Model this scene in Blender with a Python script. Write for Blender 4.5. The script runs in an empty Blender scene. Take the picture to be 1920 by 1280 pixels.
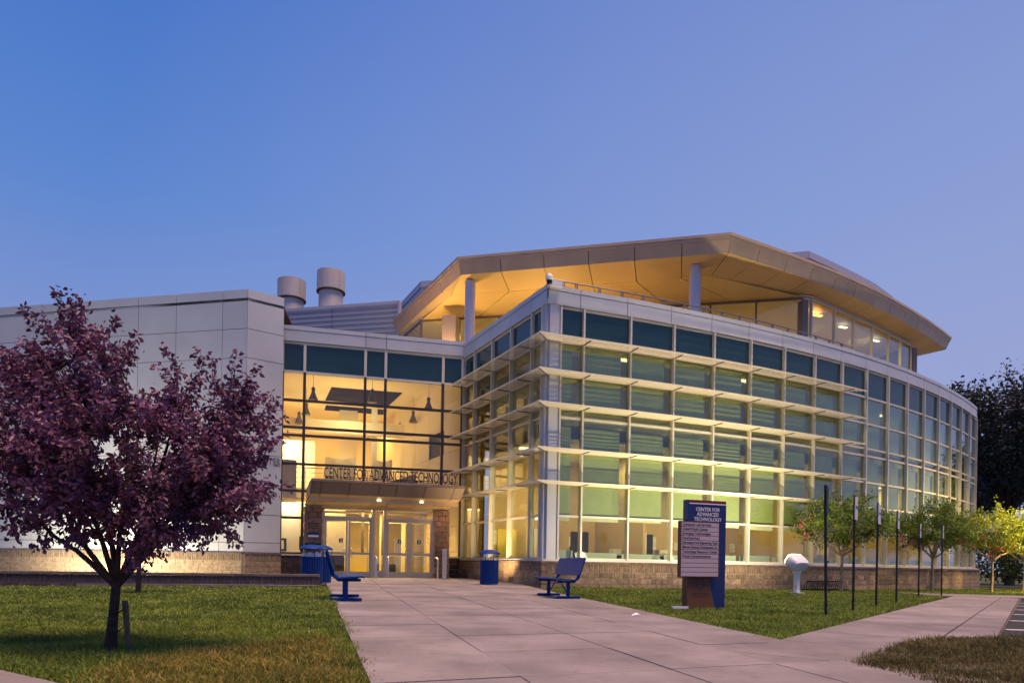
import bpy, math, random
import numpy as np
from mathutils import Vector, Matrix

random.seed(7)
rng = np.random.default_rng(7)
S = bpy.context.scene
COL = S.collection
R = math.radians

# ------------------------------------------------------------------ camera
cam = bpy.data.objects.new('camera', bpy.data.cameras.new('camera'))
COL.objects.link(cam)
cam.matrix_world = Matrix.Translation((0, 0, .78)) @ Matrix.Rotation(R(90), 4, 'X') @ Matrix.Rotation(.017, 4, 'Z')
cam.data.sensor_width = 36
cam.data.lens = 24.375
cam.data.shift_y = .2161
cam.data.clip_end = 2000
S.camera = cam

# ------------------------------------------------------------------ dusk sky
world = bpy.data.worlds.new('World')
S.world = world
world.use_nodes = True
nt = world.node_tree
nt.nodes.clear()
def N(t, typ, **k):
    n = t.nodes.new(typ)
    for a, v in k.items():
        setattr(n, a, v)
    return n
out = N(nt, 'ShaderNodeOutputWorld'); bg = N(nt, 'ShaderNodeBackground')
tc = N(nt, 'ShaderNodeTexCoord'); sep = N(nt, 'ShaderNodeSeparateXYZ')
ramp = N(nt, 'ShaderNodeValToRGB'); dot = N(nt, 'ShaderNodeVectorMath', operation='DOT_PRODUCT')
dot.inputs[1].default_value = (.72, .69, 0)
mr = N(nt, 'ShaderNodeMapRange'); mix = N(nt, 'ShaderNodeMix', data_type='RGBA')
nt.links.new(tc.outputs['Generated'], sep.inputs[0])
nt.links.new(sep.outputs['Z'], ramp.inputs[0])
nt.links.new(tc.outputs['Generated'], dot.inputs[0])
nt.links.new(dot.outputs['Value'], mr.inputs['Value'])
mr.inputs['From Min'].default_value = .2; mr.inputs['From Max'].default_value = 1.0
mr.inputs['To Min'].default_value = 0; mr.inputs['To Max'].default_value = .62
nt.links.new(mr.outputs[0], mix.inputs[0])
nt.links.new(ramp.outputs[0], mix.inputs[6])
mix.inputs[7].default_value = (.345, .385, .625, 1)
nt.links.new(mix.outputs[2], bg.inputs[0]); nt.links.new(bg.outputs[0], out.inputs[0])
nzs = N(nt, 'ShaderNodeTexNoise'); nzs.inputs['Scale'].default_value = 1.6; nzs.inputs['Detail'].default_value = 3
nt.links.new(tc.outputs['Generated'], nzs.inputs['Vector'])
mrs = N(nt, 'ShaderNodeMapRange'); mrs.inputs['To Min'].default_value = .89; mrs.inputs['To Max'].default_value = 1.01
nt.links.new(nzs.outputs['Fac'], mrs.inputs['Value']); nt.links.new(mrs.outputs[0], bg.inputs[1])
cr = ramp.color_ramp
cr.elements[0].position = 0; cr.elements[0].color = (.295, .305, .525, 1)
cr.elements[1].position = 1; cr.elements[1].color = (.03, .09, .40, 1)
for p, c in ((.22, (.215, .285, .57, 1)), (.42, (.102, .222, .57, 1)), (.62, (.055, .158, .52, 1))):
    e = cr.elements.new(p); e.color = c
bg.inputs[1].default_value = 1.0

# directional lamp standing in for unseen street lamps: steep warm light on the forecourt
sl = bpy.data.lights.new('street_glow', 'SUN'); sl.energy = 4.5; sl.angle = R(30); sl.color = (1, .68, .44)
street_glow = bpy.data.objects.new('street_glow', sl); COL.objects.link(street_glow)
street_glow.rotation_euler = Vector((-.19, .14, -.97)).to_track_quat('-Z', 'Y').to_euler()

S.view_settings.view_transform = 'Standard'
S.view_settings.look = 'None'
S.view_settings.exposure = .2
S.view_settings.gamma = 1
S.view_settings.use_curve_mapping = False
S.cycles.use_denoising = True
S.cycles.filter_width = 1.5
S.cycles.max_bounces = 8
S.cycles.transparent_max_bounces = 16
S.cycles.sample_clamp_indirect = 4
S.cycles.caustics_reflective = False
S.cycles.caustics_refractive = False

# ------------------------------------------------------------------ materials
def M(name, col, rough=.5, metal=0., var=0., vs=6., bump=0., bs=60., rnd=0., spec=.4, two=None, vd=4., emit=None, es=0., stretch=None):
    m = bpy.data.materials.new(name); m.use_nodes = True
    t = m.node_tree; b = t.nodes['Principled BSDF']
    b.inputs['Roughness'].default_value = rough; b.inputs['Metallic'].default_value = metal
    b.inputs['Specular IOR Level'].default_value = spec
    b.inputs['Base Color'].default_value = (*col, 1)
    src = None
    tcn = N(t, 'ShaderNodeNewGeometry')
    pos = tcn.outputs['Position']
    if stretch:
        mp = N(t, 'ShaderNodeVectorMath', operation='MULTIPLY'); mp.inputs[1].default_value = stretch
        t.links.new(pos, mp.inputs[0]); pos = mp.outputs[0]
    if var or two:
        nz = N(t, 'ShaderNodeTexNoise'); nz.inputs['Scale'].default_value = vs; nz.inputs['Detail'].default_value = vd
        t.links.new(pos, nz.inputs['Vector'])
        mx = N(t, 'ShaderNodeMix', data_type='RGBA')
        c2 = two or tuple(c * (1 - var) for c in col)
        mx.inputs[6].default_value = (*c2, 1)
        mx.inputs[7].default_value = (*(tuple(min(1, c * (1 + var * .6)) for c in col) if not two else col), 1)
        rr = N(t, 'ShaderNodeMapRange'); rr.inputs['From Min'].default_value = .34; rr.inputs['From Max'].default_value = .66
        t.links.new(nz.outputs['Fac'], rr.inputs['Value']); t.links.new(rr.outputs[0], mx.inputs[0])
        src = mx.outputs[2]
    if rnd:
        oi = N(t, 'ShaderNodeObjectInfo'); hs = N(t, 'ShaderNodeHueSaturation')
        m1 = N(t, 'ShaderNodeMapRange'); m1.inputs['To Min'].default_value = 1 - rnd; m1.inputs['To Max'].default_value = 1 + rnd
        t.links.new(oi.outputs['Random'], m1.inputs['Value']); t.links.new(m1.outputs[0], hs.inputs['Value'])
        if src: t.links.new(src, hs.inputs['Color'])
        else: hs.inputs['Color'].default_value = (*col, 1)
        src = hs.outputs[0]
    if src: t.links.new(src, b.inputs['Base Color'])
    if bump:
        nb = N(t, 'ShaderNodeTexNoise'); nb.inputs['Scale'].default_value = bs; nb.inputs['Detail'].default_value = 5
        t.links.new(pos, nb.inputs['Vector'])
        bp = N(t, 'ShaderNodeBump'); bp.inputs['Strength'].default_value = bump; bp.inputs['Distance'].default_value = .02
        t.links.new(nb.outputs['Fac'], bp.inputs['Height']); t.links.new(bp.outputs[0], b.inputs['Normal'])
    if emit:
        b.inputs['Emission Color'].default_value = (*emit, 1); b.inputs['Emission Strength'].default_value = es
    return m

def glass(name, tint, base_refl=.06, rough=.02):
    m = bpy.data.materials.new(name); m.use_nodes = True
    t = m.node_tree; t.nodes.clear()
    o = N(t, 'ShaderNodeOutputMaterial'); mxs = N(t, 'ShaderNodeMixShader')
    tr = N(t, 'ShaderNodeBsdfTransparent'); gl = N(t, 'ShaderNodeBsdfGlossy'); fr = N(t, 'ShaderNodeLayerWeight'); fr.inputs[0].default_value = .5
    pw_ = N(t, 'ShaderNodeMath', operation='POWER'); pw_.inputs[1].default_value = 4.0
    tr.inputs[0].default_value = (*tint, 1); gl.inputs['Roughness'].default_value = rough
    gl.inputs[0].default_value = (.85, .92, 1, 1)
    ad = N(t, 'ShaderNodeMath', operation='ADD'); ad.inputs[1].default_value = base_refl
    t.links.new(fr.outputs['Facing'], pw_.inputs[0]); t.links.new(pw_.outputs[0], ad.inputs[0]); t.links.new(ad.outputs[0], mxs.inputs[0])
    t.links.new(tr.outputs[0], mxs.inputs[1]); t.links.new(gl.outputs[0], mxs.inputs[2]); t.links.new(mxs.outputs[0], o.inputs[0])
    return m

def leafmat(name, c1, c2, trans=.35, vs=2.2, rough=.5):
    m = bpy.data.materials.new(name); m.use_nodes = True
    t = m.node_tree; t.nodes.clear()
    o = N(t, 'ShaderNodeOutputMaterial'); mxs = N(t, 'ShaderNodeMixShader'); mxs.inputs[0].default_value = trans
    d = N(t, 'ShaderNodeBsdfPrincipled'); d.inputs['Roughness'].default_value = rough; d.inputs['Specular IOR Level'].default_value = .35
    tl = N(t, 'ShaderNodeBsdfTranslucent')
    g = N(t, 'ShaderNodeNewGeometry'); nz = N(t, 'ShaderNodeTexNoise'); nz.inputs['Scale'].default_value = vs; nz.inputs['Detail'].default_value = 6
    rp = N(t, 'ShaderNodeMapRange'); rp.inputs['From Min'].default_value = .35; rp.inputs['From Max'].default_value = .65
    ra = N(t, 'ShaderNodeMath', operation='MULTIPLY_ADD'); ra.inputs[1].default_value = .5; 
    mx = N(t, 'ShaderNodeMix', data_type='RGBA'); mx.inputs[6].default_value = (*c1, 1); mx.inputs[7].default_value = (*c2, 1)
    t.links.new(g.outputs['Position'], nz.inputs['Vector']); t.links.new(nz.outputs['Fac'], rp.inputs['Value'])
    t.links.new(g.outputs['Random Per Island'], ra.inputs[0])
    hv = N(t, 'ShaderNodeMath', operation='MULTIPLY'); hv.inputs[1].default_value = .6
    t.links.new(rp.outputs[0], hv.inputs[0]); t.links.new(hv.outputs[0], ra.inputs[2])
    t.links.new(ra.outputs[0], mx.inputs[0])
    for s in (d.inputs['Base Color'], tl.inputs[0]): t.links.new(mx.outputs[2], s)
    t.links.new(d.outputs[0], mxs.inputs[1]); t.links.new(tl.outputs[0], mxs.inputs[2]); t.links.new(mxs.outputs[0], o.inputs[0])
    return m

white_panel = M('white metal panel', (.48, .50, .56), .42, 0, .07, .7, spec=.5, rnd=.03)
frame_metal = M('clear anodised aluminium', (.60, .57, .50), .38, .0, .05, 2, spec=.6)
dark_metal = M('dark bronze aluminium', (.055, .045, .05), .4, .2)
shade_metal = M('cream painted louvre metal', (.70, .66, .52), .45)
taupe = M('taupe metal panel', (.50, .36, .245), .42, .0, .10, 1.2, rnd=.06, spec=.55)
gold_soffit = M('pale gold soffit panel', (.64, .48, .24), .42, 0, .06, .8, rnd=.05, spec=.5)
brickm = M('brown masonry block', (.30, .215, .145), .85, 0, .35, 9, .35, 70, rnd=.38)
soldierm = M('brown soldier brick', (.29, .205, .14), .85, 0, .62, 7, .35, 70, stretch=(6, 6, .6))
darkbrick = M('dark purple brown brick', (.10, .065, .068), .8, 0, .35, 6, .35, 70, rnd=.3)
darksoldier = M('dark soldier brick', (.10, .066, .07), .8, 0, .5, 8, .35, 70, stretch=(6, 6, .6))
pier_brick = M('reddish brown pier block', (.24, .135, .095), .85, 0, .3, 7, .35, 70, rnd=.25)
mortar = M('mortar', (.48, .43, .38), .95, 0, .15, 12)
coping_m = M('brown cast coping', (.17, .125, .11), .8, 0, .25, 5, .3, 60, rnd=.1)
concrete = M('pale concrete', (.24, .202, .212), .85, 0, .24, 1.1, .3, 90, rnd=.10, vd=11)
ct = concrete.node_tree; cb = ct.nodes['Principled BSDF']; lk = cb.inputs['Base Color'].links[0].from_socket
cg = N(ct, 'ShaderNodeNewGeometry'); c_out = lk
for sc_n, lo, hi, mn in ((.45, .38, .62, .80), (7., .52, .70, .86), (55., .60, .74, .74)):
    cn = N(ct, 'ShaderNodeTexNoise'); cn.inputs['Scale'].default_value = sc_n; cn.inputs['Detail'].default_value = 6
    cm = N(ct, 'ShaderNodeMapRange'); cm.inputs['From Min'].default_value = lo; cm.inputs['From Max'].default_value = hi
    cm.inputs['To Min'].default_value = 1.05 if sc_n < 1 else 1.0; cm.inputs['To Max'].default_value = mn
    cx_ = N(ct, 'ShaderNodeVectorMath', operation='SCALE')
    ct.links.new(cg.outputs['Position'], cn.inputs['Vector']); ct.links.new(cn.outputs['Fac'], cm.inputs['Value'])
    ct.links.new(c_out, cx_.inputs[0]); ct.links.new(cm.outputs[0], cx_.inputs['Scale']); c_out = cx_.outputs[0]
ct.links.new(c_out, cb.inputs['Base Color'])
jointm = M('dark path joint', (.10, .075, .065), .95)
asphalt = M('asphalt', (.035, .033, .04), .9, 0, .3, 12, .5, 200)
linepaint = M('white line paint', (.75, .75, .75), .7, 0, .15, 10)
soil = M('grassy soil', (.045, .065, .016), .95, 0, .4, 3, .6, 40, two=(.055, .045, .018))
spandrel = M('dark teal spandrel glass', (.012, .045, .055), .06, 0, .1, 1, spec=.6)
g_clear = glass('clear glass', (.92, .94, .88), .04)
g_green = glass('green tinted glass', (.80, .85, .68), .09)
blindm = M('roller blind fabric', (.62, .65, .52), .9, 0, .05, 3)
blue_paint = M('blue coated steel', (.008, .042, .22), .5, 0, .15, 14, spec=.12)
black_paint = M('black painted steel', (.012, .011, .012), .45)
white_cast = M('white painted casting', (.68, .68, .74), .4)
galv = M('galvanised steel', (.48, .46, .45), .4, .5)
steel = M('brushed steel', (.58, .56, .58), .28, .85)
col_paint = M('silver column paint', (.46, .46, .56), .35, .15)
wood = M('weathered wood', (.12, .085, .065), .9, 0, .4, 14, .5, 60, stretch=(3, 3, .5))
bark_dark = M('dark bark', (.045, .030, .028), .95, 0, .4, 18, .7, 50)
bark_pale = M('smooth pale bark', (.33, .25, .17), .8, 0, .3, 10, .3, 40)
cream_wall = M('cream interior wall', (.78, .66, .46), .8, 0, .04, 1)
pale_wall = M('pale interior panel', (.78, .70, .60), .6, 0, .03, 1)
yellow_wall = M('yellow interior wall', (.80, .60, .10), .8)
amber_wall = M('tan office wall', (.50, .36, .17), .85)
ceil_m = M('ceiling', (.80, .72, .54), .9)
floor_m = M('interior floor', (.42, .34, .22), .5)
dark_int = M('dark interior panel', (.03, .025, .02), .6)
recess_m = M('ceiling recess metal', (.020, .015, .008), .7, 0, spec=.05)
stack_m = M('beige vent steel', (.50, .45, .45), .5, .1, .06, 1.5)
rib_metal = M('blue grey ribbed metal', (.33, .36, .44), .45, .3)
pent_m = M('grey blue penthouse panel', (.36, .37, .48), .45, .1)
sign_blue = M('sign blue', (.006, .022, .13), .4, spec=.5)
sign_brown = M('sign brown', (.15, .065, .03), .6)
sign_maroon = M('sign maroon', (.17, .02, .02), .5)
sign_frame = M('sign bronze frame', (.10, .042, .03), .5)
sign_pink = M('pale directory strip', (.52, .40, .45), .5)
white_print = M('white print', (.80, .78, .80), .6)
bronze = M('dark bronze canopy panel', (.20, .145, .115), .42, 0, .08, 1.5, rnd=.05, spec=.5)
dark_print = M('dark print', (.035, .02, .03), .6)
purple_print = M('faded purple print', (.10, .045, .06), .6)
lamp_glow = M('lit lamp lens', (1, .9, .7), .5, emit=(1, .82, .5), es=9)
tube_glow = M('lit fluorescent tube', (1, 1, .9), .5, emit=(1, .93, .68), es=1.6)
pend_m = M('pendant reflector', (.13, .11, .08), .4, .3)
cloth_m = M('white cloth', (.72, .66, .56), .9)
amber_glow = M('amber lamp', (1, .5, .1), .5, emit=(1, .42, .06), es=5)
plate_white = M('white sign plate', (.62, .58, .64), .5)
bag_m = M('clear bin bag', (.55, .6, .7), .3)
leaf_purple = leafmat('purple plum leaf', (.052, .019, .043), (.28, .112, .225), .22, 2.5, .42)
leaf_green = leafmat('glossy green leaf', (.06, .12, .014), (.33, .37, .03), .35, 1.5)
leaf_dark = leafmat('dark woodland leaf', (.022, .030, .032), (.06, .07, .065), .2, .15)
leaf_bush = leafmat('shrub leaf', (.02, .038, .010), (.07, .10, .02), .3, .8)
leaf_myrtle = leafmat('dark myrtle leaf', (.04, .095, .014), (.21, .30, .04), .3, 1.5)
pinkm = leafmat('pink blossom', (.45, .11, .14), (.62, .24, .24), .3, 5)

# ------------------------------------------------------------------ mesh helpers
class MB:
    def __init__(s): s.v = []; s.f = []
    def quad(s, a, b, c, d):
        i = len(s.v); s.v += [tuple(a), tuple(b), tuple(c), tuple(d)]; s.f.append((i, i+1, i+2, i+3)); return s
    def hexa(s, p):            # 8 points: bottom ring then top ring
        i = len(s.v); s.v += [tuple(q) for q in p]
        for q in ((0,3,2,1),(4,5,6,7),(0,1,5,4),(1,2,6,5),(2,3,7,6),(3,0,4,7)): s.f.append(tuple(i+k for k in q))
        return s
    def box(s, c, d, rz=0, rx=0, ry=0):
        m = Matrix.Rotation(rz, 3, 'Z') @ Matrix.Rotation(ry, 3, 'Y') @ Matrix.Rotation(rx, 3, 'X')
        p = []
        for z in (-.5, .5):
            for x, y in ((-.5,-.5),(.5,-.5),(.5,.5),(-.5,.5)):
                p.append(Vector(c) + m @ Vector((x*d[0], y*d[1], z*d[2])))
        return s.hexa(p)
    def prism(s, poly, z0, z1):
        n = len(poly); i = len(s.v)
        s.v += [(x, y, z0) for x, y in poly] + [(x, y, z1) for x, y in poly]
        s.f.append(tuple(i+k for k in reversed(range(n)))); s.f.append(tuple(i+n+k for k in range(n)))
        for k in range(n): s.f.append((i+k, i+(k+1) % n, i+n+(k+1) % n, i+n+k))
        return s
    def tube(s, pts, rad, n=6, cap=True):
        pts = [Vector(p) for p in pts]
        if not hasattr(rad, '__len__'): rad = [rad]*len(pts)
        i0 = len(s.v); up = None
        for k, p in enumerate(pts):
            t = (pts[min(k+1, len(pts)-1)] - pts[max(k-1, 0)])
            if t.length < 1e-9: t = Vector((0, 0, 1))
            t.normalize()
            if up is None: up = t.orthogonal().normalized()
            u = (up - t*up.dot(t))
            if u.length < 1e-6: u = t.orthogonal()
            u.normalize(); up = u; w = t.cross(u)
            for j in range(n):
                a = 2*math.pi*j/n
                s.v.append(tuple(p + (u*math.cos(a) + w*math.sin(a))*rad[k]))
        for k in range(len(pts)-1):
            for j in range(n):
                a = i0+k*n+j; b = i0+k*n+(j+1) % n
                s.f.append((a, b, b+n, a+n))
        if cap:
            s.f.append(tuple(i0+j for j in reversed(range(n)))); s.f.append(tuple(i0+(len(pts)-1)*n+j for j in range(n)))
        return s
    def lathe(s, c, prof, n=24, sx=1, sy=1):
        i0 = len(s.v)
        for r, z in prof:
            for j in range(n):
                a = 2*math.pi*j/n
                s.v.append((c[0]+r*math.cos(a)*sx, c[1]+r*math.sin(a)*sy, c[2]+z))
        for k in range(len(prof)-1):
            for j in range(n):
                a = i0+k*n+j; b = i0+k*n+(j+1) % n
                s.f.append((a, b, b+n, a+n))
        s.f.append(tuple(i0+j for j in reversed(range(n)))); s.f.append(tuple(i0+(len(prof)-1)*n+j for j in range(n)))
        return s
    def build(s, name, mat, parent=None, kind=None, smooth=False, bevel=0):
        off = worldpos(parent)
        me = bpy.data.meshes.new(name)
        me.from_pydata([(x-off[0], y-off[1], z-off[2]) for x, y, z in s.v], [], s.f)
        me.materials.append(mat)
        if smooth:
            me.polygons.foreach_set('use_smooth', [True]*len(me.polygons))
            try: me.set_sharp_from_angle(angle=R(40))
            except Exception: pass
        o = bpy.data.objects.new(name, me); COL.objects.link(o)
        if parent: o.parent = parent
        if kind: o['kind'] = kind
        if bevel:
            b = o.modifiers.new('bevel', 'BEVEL'); b.width = bevel; b.segments = 2; b.limit_method = 'ANGLE'
        return o

def worldpos(o):
    p = Vector((0, 0, 0))
    while o: p += o.location; o = o.parent
    return p

def thing(name, label, cat, loc=(0, 0, 0), group=None):
    o = bpy.data.objects.new(name, None); COL.objects.link(o); o.location = loc
    o.empty_display_size = .2
    o['label'] = label; o['category'] = cat
    if group: o['group'] = group
    return o
def tag(o, label, cat, group=None):
    o['label'] = label; o['category'] = cat
    if group: o['group'] = group
    return o
def struct(o): o['kind'] = 'structure'; return o

def npmesh(name, verts, faces_n, loops, mat, parent=None, kind=None, off=None):
    me = bpy.data.meshes.new(name)
    off = worldpos(parent) if off is None else off
    verts = np.asarray(verts, dtype=np.float32) - np.array(off, dtype=np.float32)
    nf = len(loops)//faces_n
    me.vertices.add(len(verts)); me.vertices.foreach_set('co', verts.ravel())
    me.loops.add(len(loops)); me.loops.foreach_set('vertex_index', np.asarray(loops, dtype=np.int32))
    me.polygons.add(nf); me.polygons.foreach_set('loop_start', np.arange(0, nf*faces_n, faces_n, dtype=np.int32))
    me.polygons.foreach_set('loop_total', np.full(nf, faces_n, dtype=np.int32))
    me.update(calc_edges=True); me.materials.append(mat)
    o = bpy.data.objects.new(name, me); COL.objects.link(o)
    if parent: o.parent = parent
    if kind: o['kind'] = kind
    return o

CUBE = {}
def piece(name, mat, parent, c, d, rz=0):      # shared chamfered block, placed and scaled
    if mat.name not in CUBE:
        mb = MB(); e = .46
        me = bpy.data.meshes.new('block')
        v = []; f = []
        for z, s_ in ((-.5, .47), (-.46, .5), (.46, .5), (.5, .47)):
            for x, y in ((-1,-1),(1,-1),(1,1),(-1,1)): v.append((x*s_*.998, y*s_, z))
        for k in range(3):
            for j in range(4): f.append((k*4+j, k*4+(j+1)%4, k*4+4+(j+1)%4, k*4+4+j))
        f.append((3,2,1,0)); f.append((12,13,14,15))
        me.from_pydata(v, [], f); me.materials.append(mat); CUBE[mat.name] = me
    o = bpy.data.objects.new(name, CUBE[mat.name]); COL.objects.link(o)
    o.location = Vector(c) - worldpos(parent); o.rotation_euler = (0, 0, rz); o.scale = d
    o.parent = parent
    return o

def text_obj(name, s, size, ext, mat, parent, loc, rot, align='LEFT', sx=1., spacing=1., bold=0.):
    cu = bpy.data.curves.new(name, 'FONT'); cu.body = s; cu.size = size; cu.extrude = ext; cu.align_x = align
    cu.space_character = spacing; cu.resolution_u = 3; cu.offset = bold
    t = bpy.data.objects.new(name, cu); COL.objects.link(t)
    dg = bpy.context.evaluated_depsgraph_get(); dg.update()
    me = bpy.data.meshes.new_from_object(t.evaluated_get(dg))
    bpy.data.objects.remove(t)
    me.materials.clear(); me.materials.append(mat)
    o = bpy.data.objects.new(name, me); COL.objects.link(o)
    o.location = Vector(loc) - worldpos(parent); o.rotation_euler = rot; o.scale = (sx, 1, 1)
    if parent: o.parent = parent
    return o

def lerp(a, b, t): return a+(b-a)*t
def V2(a): return Vector((a[0], a[1]))
def nrm(p, q):
    d = (V2(q)-V2(p)).normalized(); return Vector((d.y, -d.x))
def segbox(mb, p, q, z0, z1, d0, d1, gap=0., np_=None, nq=None):
    p = V2(p); q = V2(q); t = (q-p).normalized(); n = Vector((t.y, -t.x))
    a = np_ or n; b = nq or n
    p2 = p+t*gap; q2 = q-t*gap
    pts = []
    for z in (z0, z1):
        for P, nn, d in ((p2, a, d1), (q2, b, d1), (q2, b, d0), (p2, a, d0)):
            w = P+nn*d; pts.append((w.x, w.y, z))
    return mb.hexa(pts)
def offs(pts, d):
    pts = [V2(p) for p in pts]; res = []
    for k, p in enumerate(pts):
        if k == 0: n = nrm(pts[0], pts[1]); res.append(p+n*d); continue
        if k == len(pts)-1: n = nrm(pts[-2], pts[-1]); res.append(p+n*d); continue
        n1 = nrm(pts[k-1], p); n2 = nrm(p, pts[k+1])
        m = (n1+n2)/(1+n1.dot(n2)); res.append(p+m*d)
    return res

# ------------------------------------------------------------------ ground
def gz(x, y):
    x = max(-60., min(60., x))
    z = -.009*x - .017*max(0., min(10., -x-5))
    if y > 19: z += .10*min(1., max(0., (y-19)/7))*max(0., 1-abs(x+3.5)/7)
    return z

xs = [-300, -80, -40] + list(np.arange(-30, 34, 2.)) + [40, 60, 100, 300]
ys = [-60, -10] + list(np.arange(-4, 50, 2.)) + [60, 80, 120, 300, 500]
mb = MB()
for y in ys:
    for x in xs: mb.v.append((x, y, gz(x, y)-.075))
for j in range(len(ys)-1):
    for i in range(len(xs)-1):
        a = j*len(xs)+i; mb.f.append((a, a+1, a+1+len(xs), a+len(xs)))
struct(mb.build('ground', soil))

def sheet(poly, dz, name, mat, parent=None):
    mb = MB()
    for x, y in poly: mb.v.append((x, y, gz(x, y)+dz))
    mb.f.append(tuple(range(len(poly))))
    return mb.build(name, mat, parent)

X9 = [-2.2, -1.0, .35, 1.55, 2.85, 4.3, 5.8, 7.3]
SL = [-.285, -.255, -.24, -.20, -.16, -.13, -.1, -.07]
def pathX(i, y): return X9[i]+SL[i]*(y-9)
def pathP(i, yj):
    k = .46; x0 = pathX(0, yj)
    # y = yj + k*(x-x0), x = X9+SL*(y-9)
    y = (yj + k*(X9[i]-9*SL[i]-x0))/(1-k*SL[i])
    return pathX(i, y), y
path = struct(sheet([pathP(0, -2), pathP(4, -2), (3.0, 7.75), (.35, 24.2), (-2.1, 30.8), (-8.5, 28.6), pathP(0, 27)], -.052, 'entrance_path', jointm))
rows = list(np.arange(.6, 30, 1.25))
for j in range(len(rows)-1):
    for i in range(7):
        c = [pathP(i, rows[j]), pathP(i+1, rows[j]), pathP(i+1, rows[j+1]), pathP(i, rows[j+1])]
        cy = sum(p[1] for p in c)/4; cx = sum(p[0] for p in c)/4
        if i >= 4 and (max(p[1] for p in c) > 8.2 or cy > 7.0): continue
        if cy > 29.5: continue
        cen = Vector((cx, cy)); p = []
        h = random.uniform(-.003, .003)
        for dz in (-.08, 0):
            for q in c:
                w = cen + (Vector(q)-cen)*.991
                p.append((w.x, w.y, gz(w.x, w.y)+dz+h))
        MB().hexa(p).build('slab', concrete, path)

# side pavement running along the parking lot
A0 = Vector((3.0, 7.75)); TD = Vector((.6, .8)); ND = Vector((.8, -.6))
walk = struct(sheet([A0-TD*2.6, A0+ND*1.9-TD*2.2, A0+ND*2.0+TD*30, A0+TD*20.5, A0], -.024, 'pavement', jointm))
for k in range(-1, 15):
    a = A0+TD*(k*1.5); b = A0+TD*((k+1)*1.5)
    for w0, w1 in ((0, 1.36), (1.385, 1.9)):
        if k < 0 and w0 > 1: continue
        p = []
        for dz in (-.05, .001):
            for q in (a+ND*w0+TD*.006, a+ND*w1+TD*.006, b+ND*w1-TD*.006, b+ND*w0-TD*.006):
                p.append((q.x, q.y, gz(q.x, q.y)+dz))
        MB().hexa(p).build('slab' if w0 == 0 else 'kerb_slab', concrete, walk)
for k in range(7):                                      # pavement turning to the right beyond the lawn
    a = Vector((15.4+k*2.2, 24.6)); p = []
    for dz in (-.05, .0):
        for q in ((a.x, 25.2), (a.x+2.19, 25.2), (a.x+2.19, 28.0), (a.x, 28.0)):
            p.append((q[0], q[1], gz(*q)+dz))
    MB().hexa(p).build('slab', concrete, walk)

lot = [A0+ND*1.91-TD*8, A0+ND*1.91+TD*21.7, Vector((60, 25.1)), Vector((60, -8))]
parking = struct(sheet([(p.x, p.y) for p in lot], -.028, 'parking_lot', asphalt))
for k in range(-1, 7):
    a = A0+ND*1.95+TD*(2.2+k*2.6); b = a+Vector((5, -.4))
    t = (b-a).normalized(); n = Vector((-t.y, t.x))*.06
    mb = MB(); mb.quad(*[(q.x, q.y, gz(q.x, q.y)-.022) for q in (a-n, b-n, b+n, a+n)])
    mb.build('painted_line', linepaint, parking)
# small piece of front pavement at the lower left
fw = struct(sheet([(-1.3, 3.2), (-2.25, 3.85), (-3.3, 4.5), (-5, 5.45), (-8, 7.1), (-9, 5.3), (-4, 2)], .0, 'front_pavement', concrete))

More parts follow.
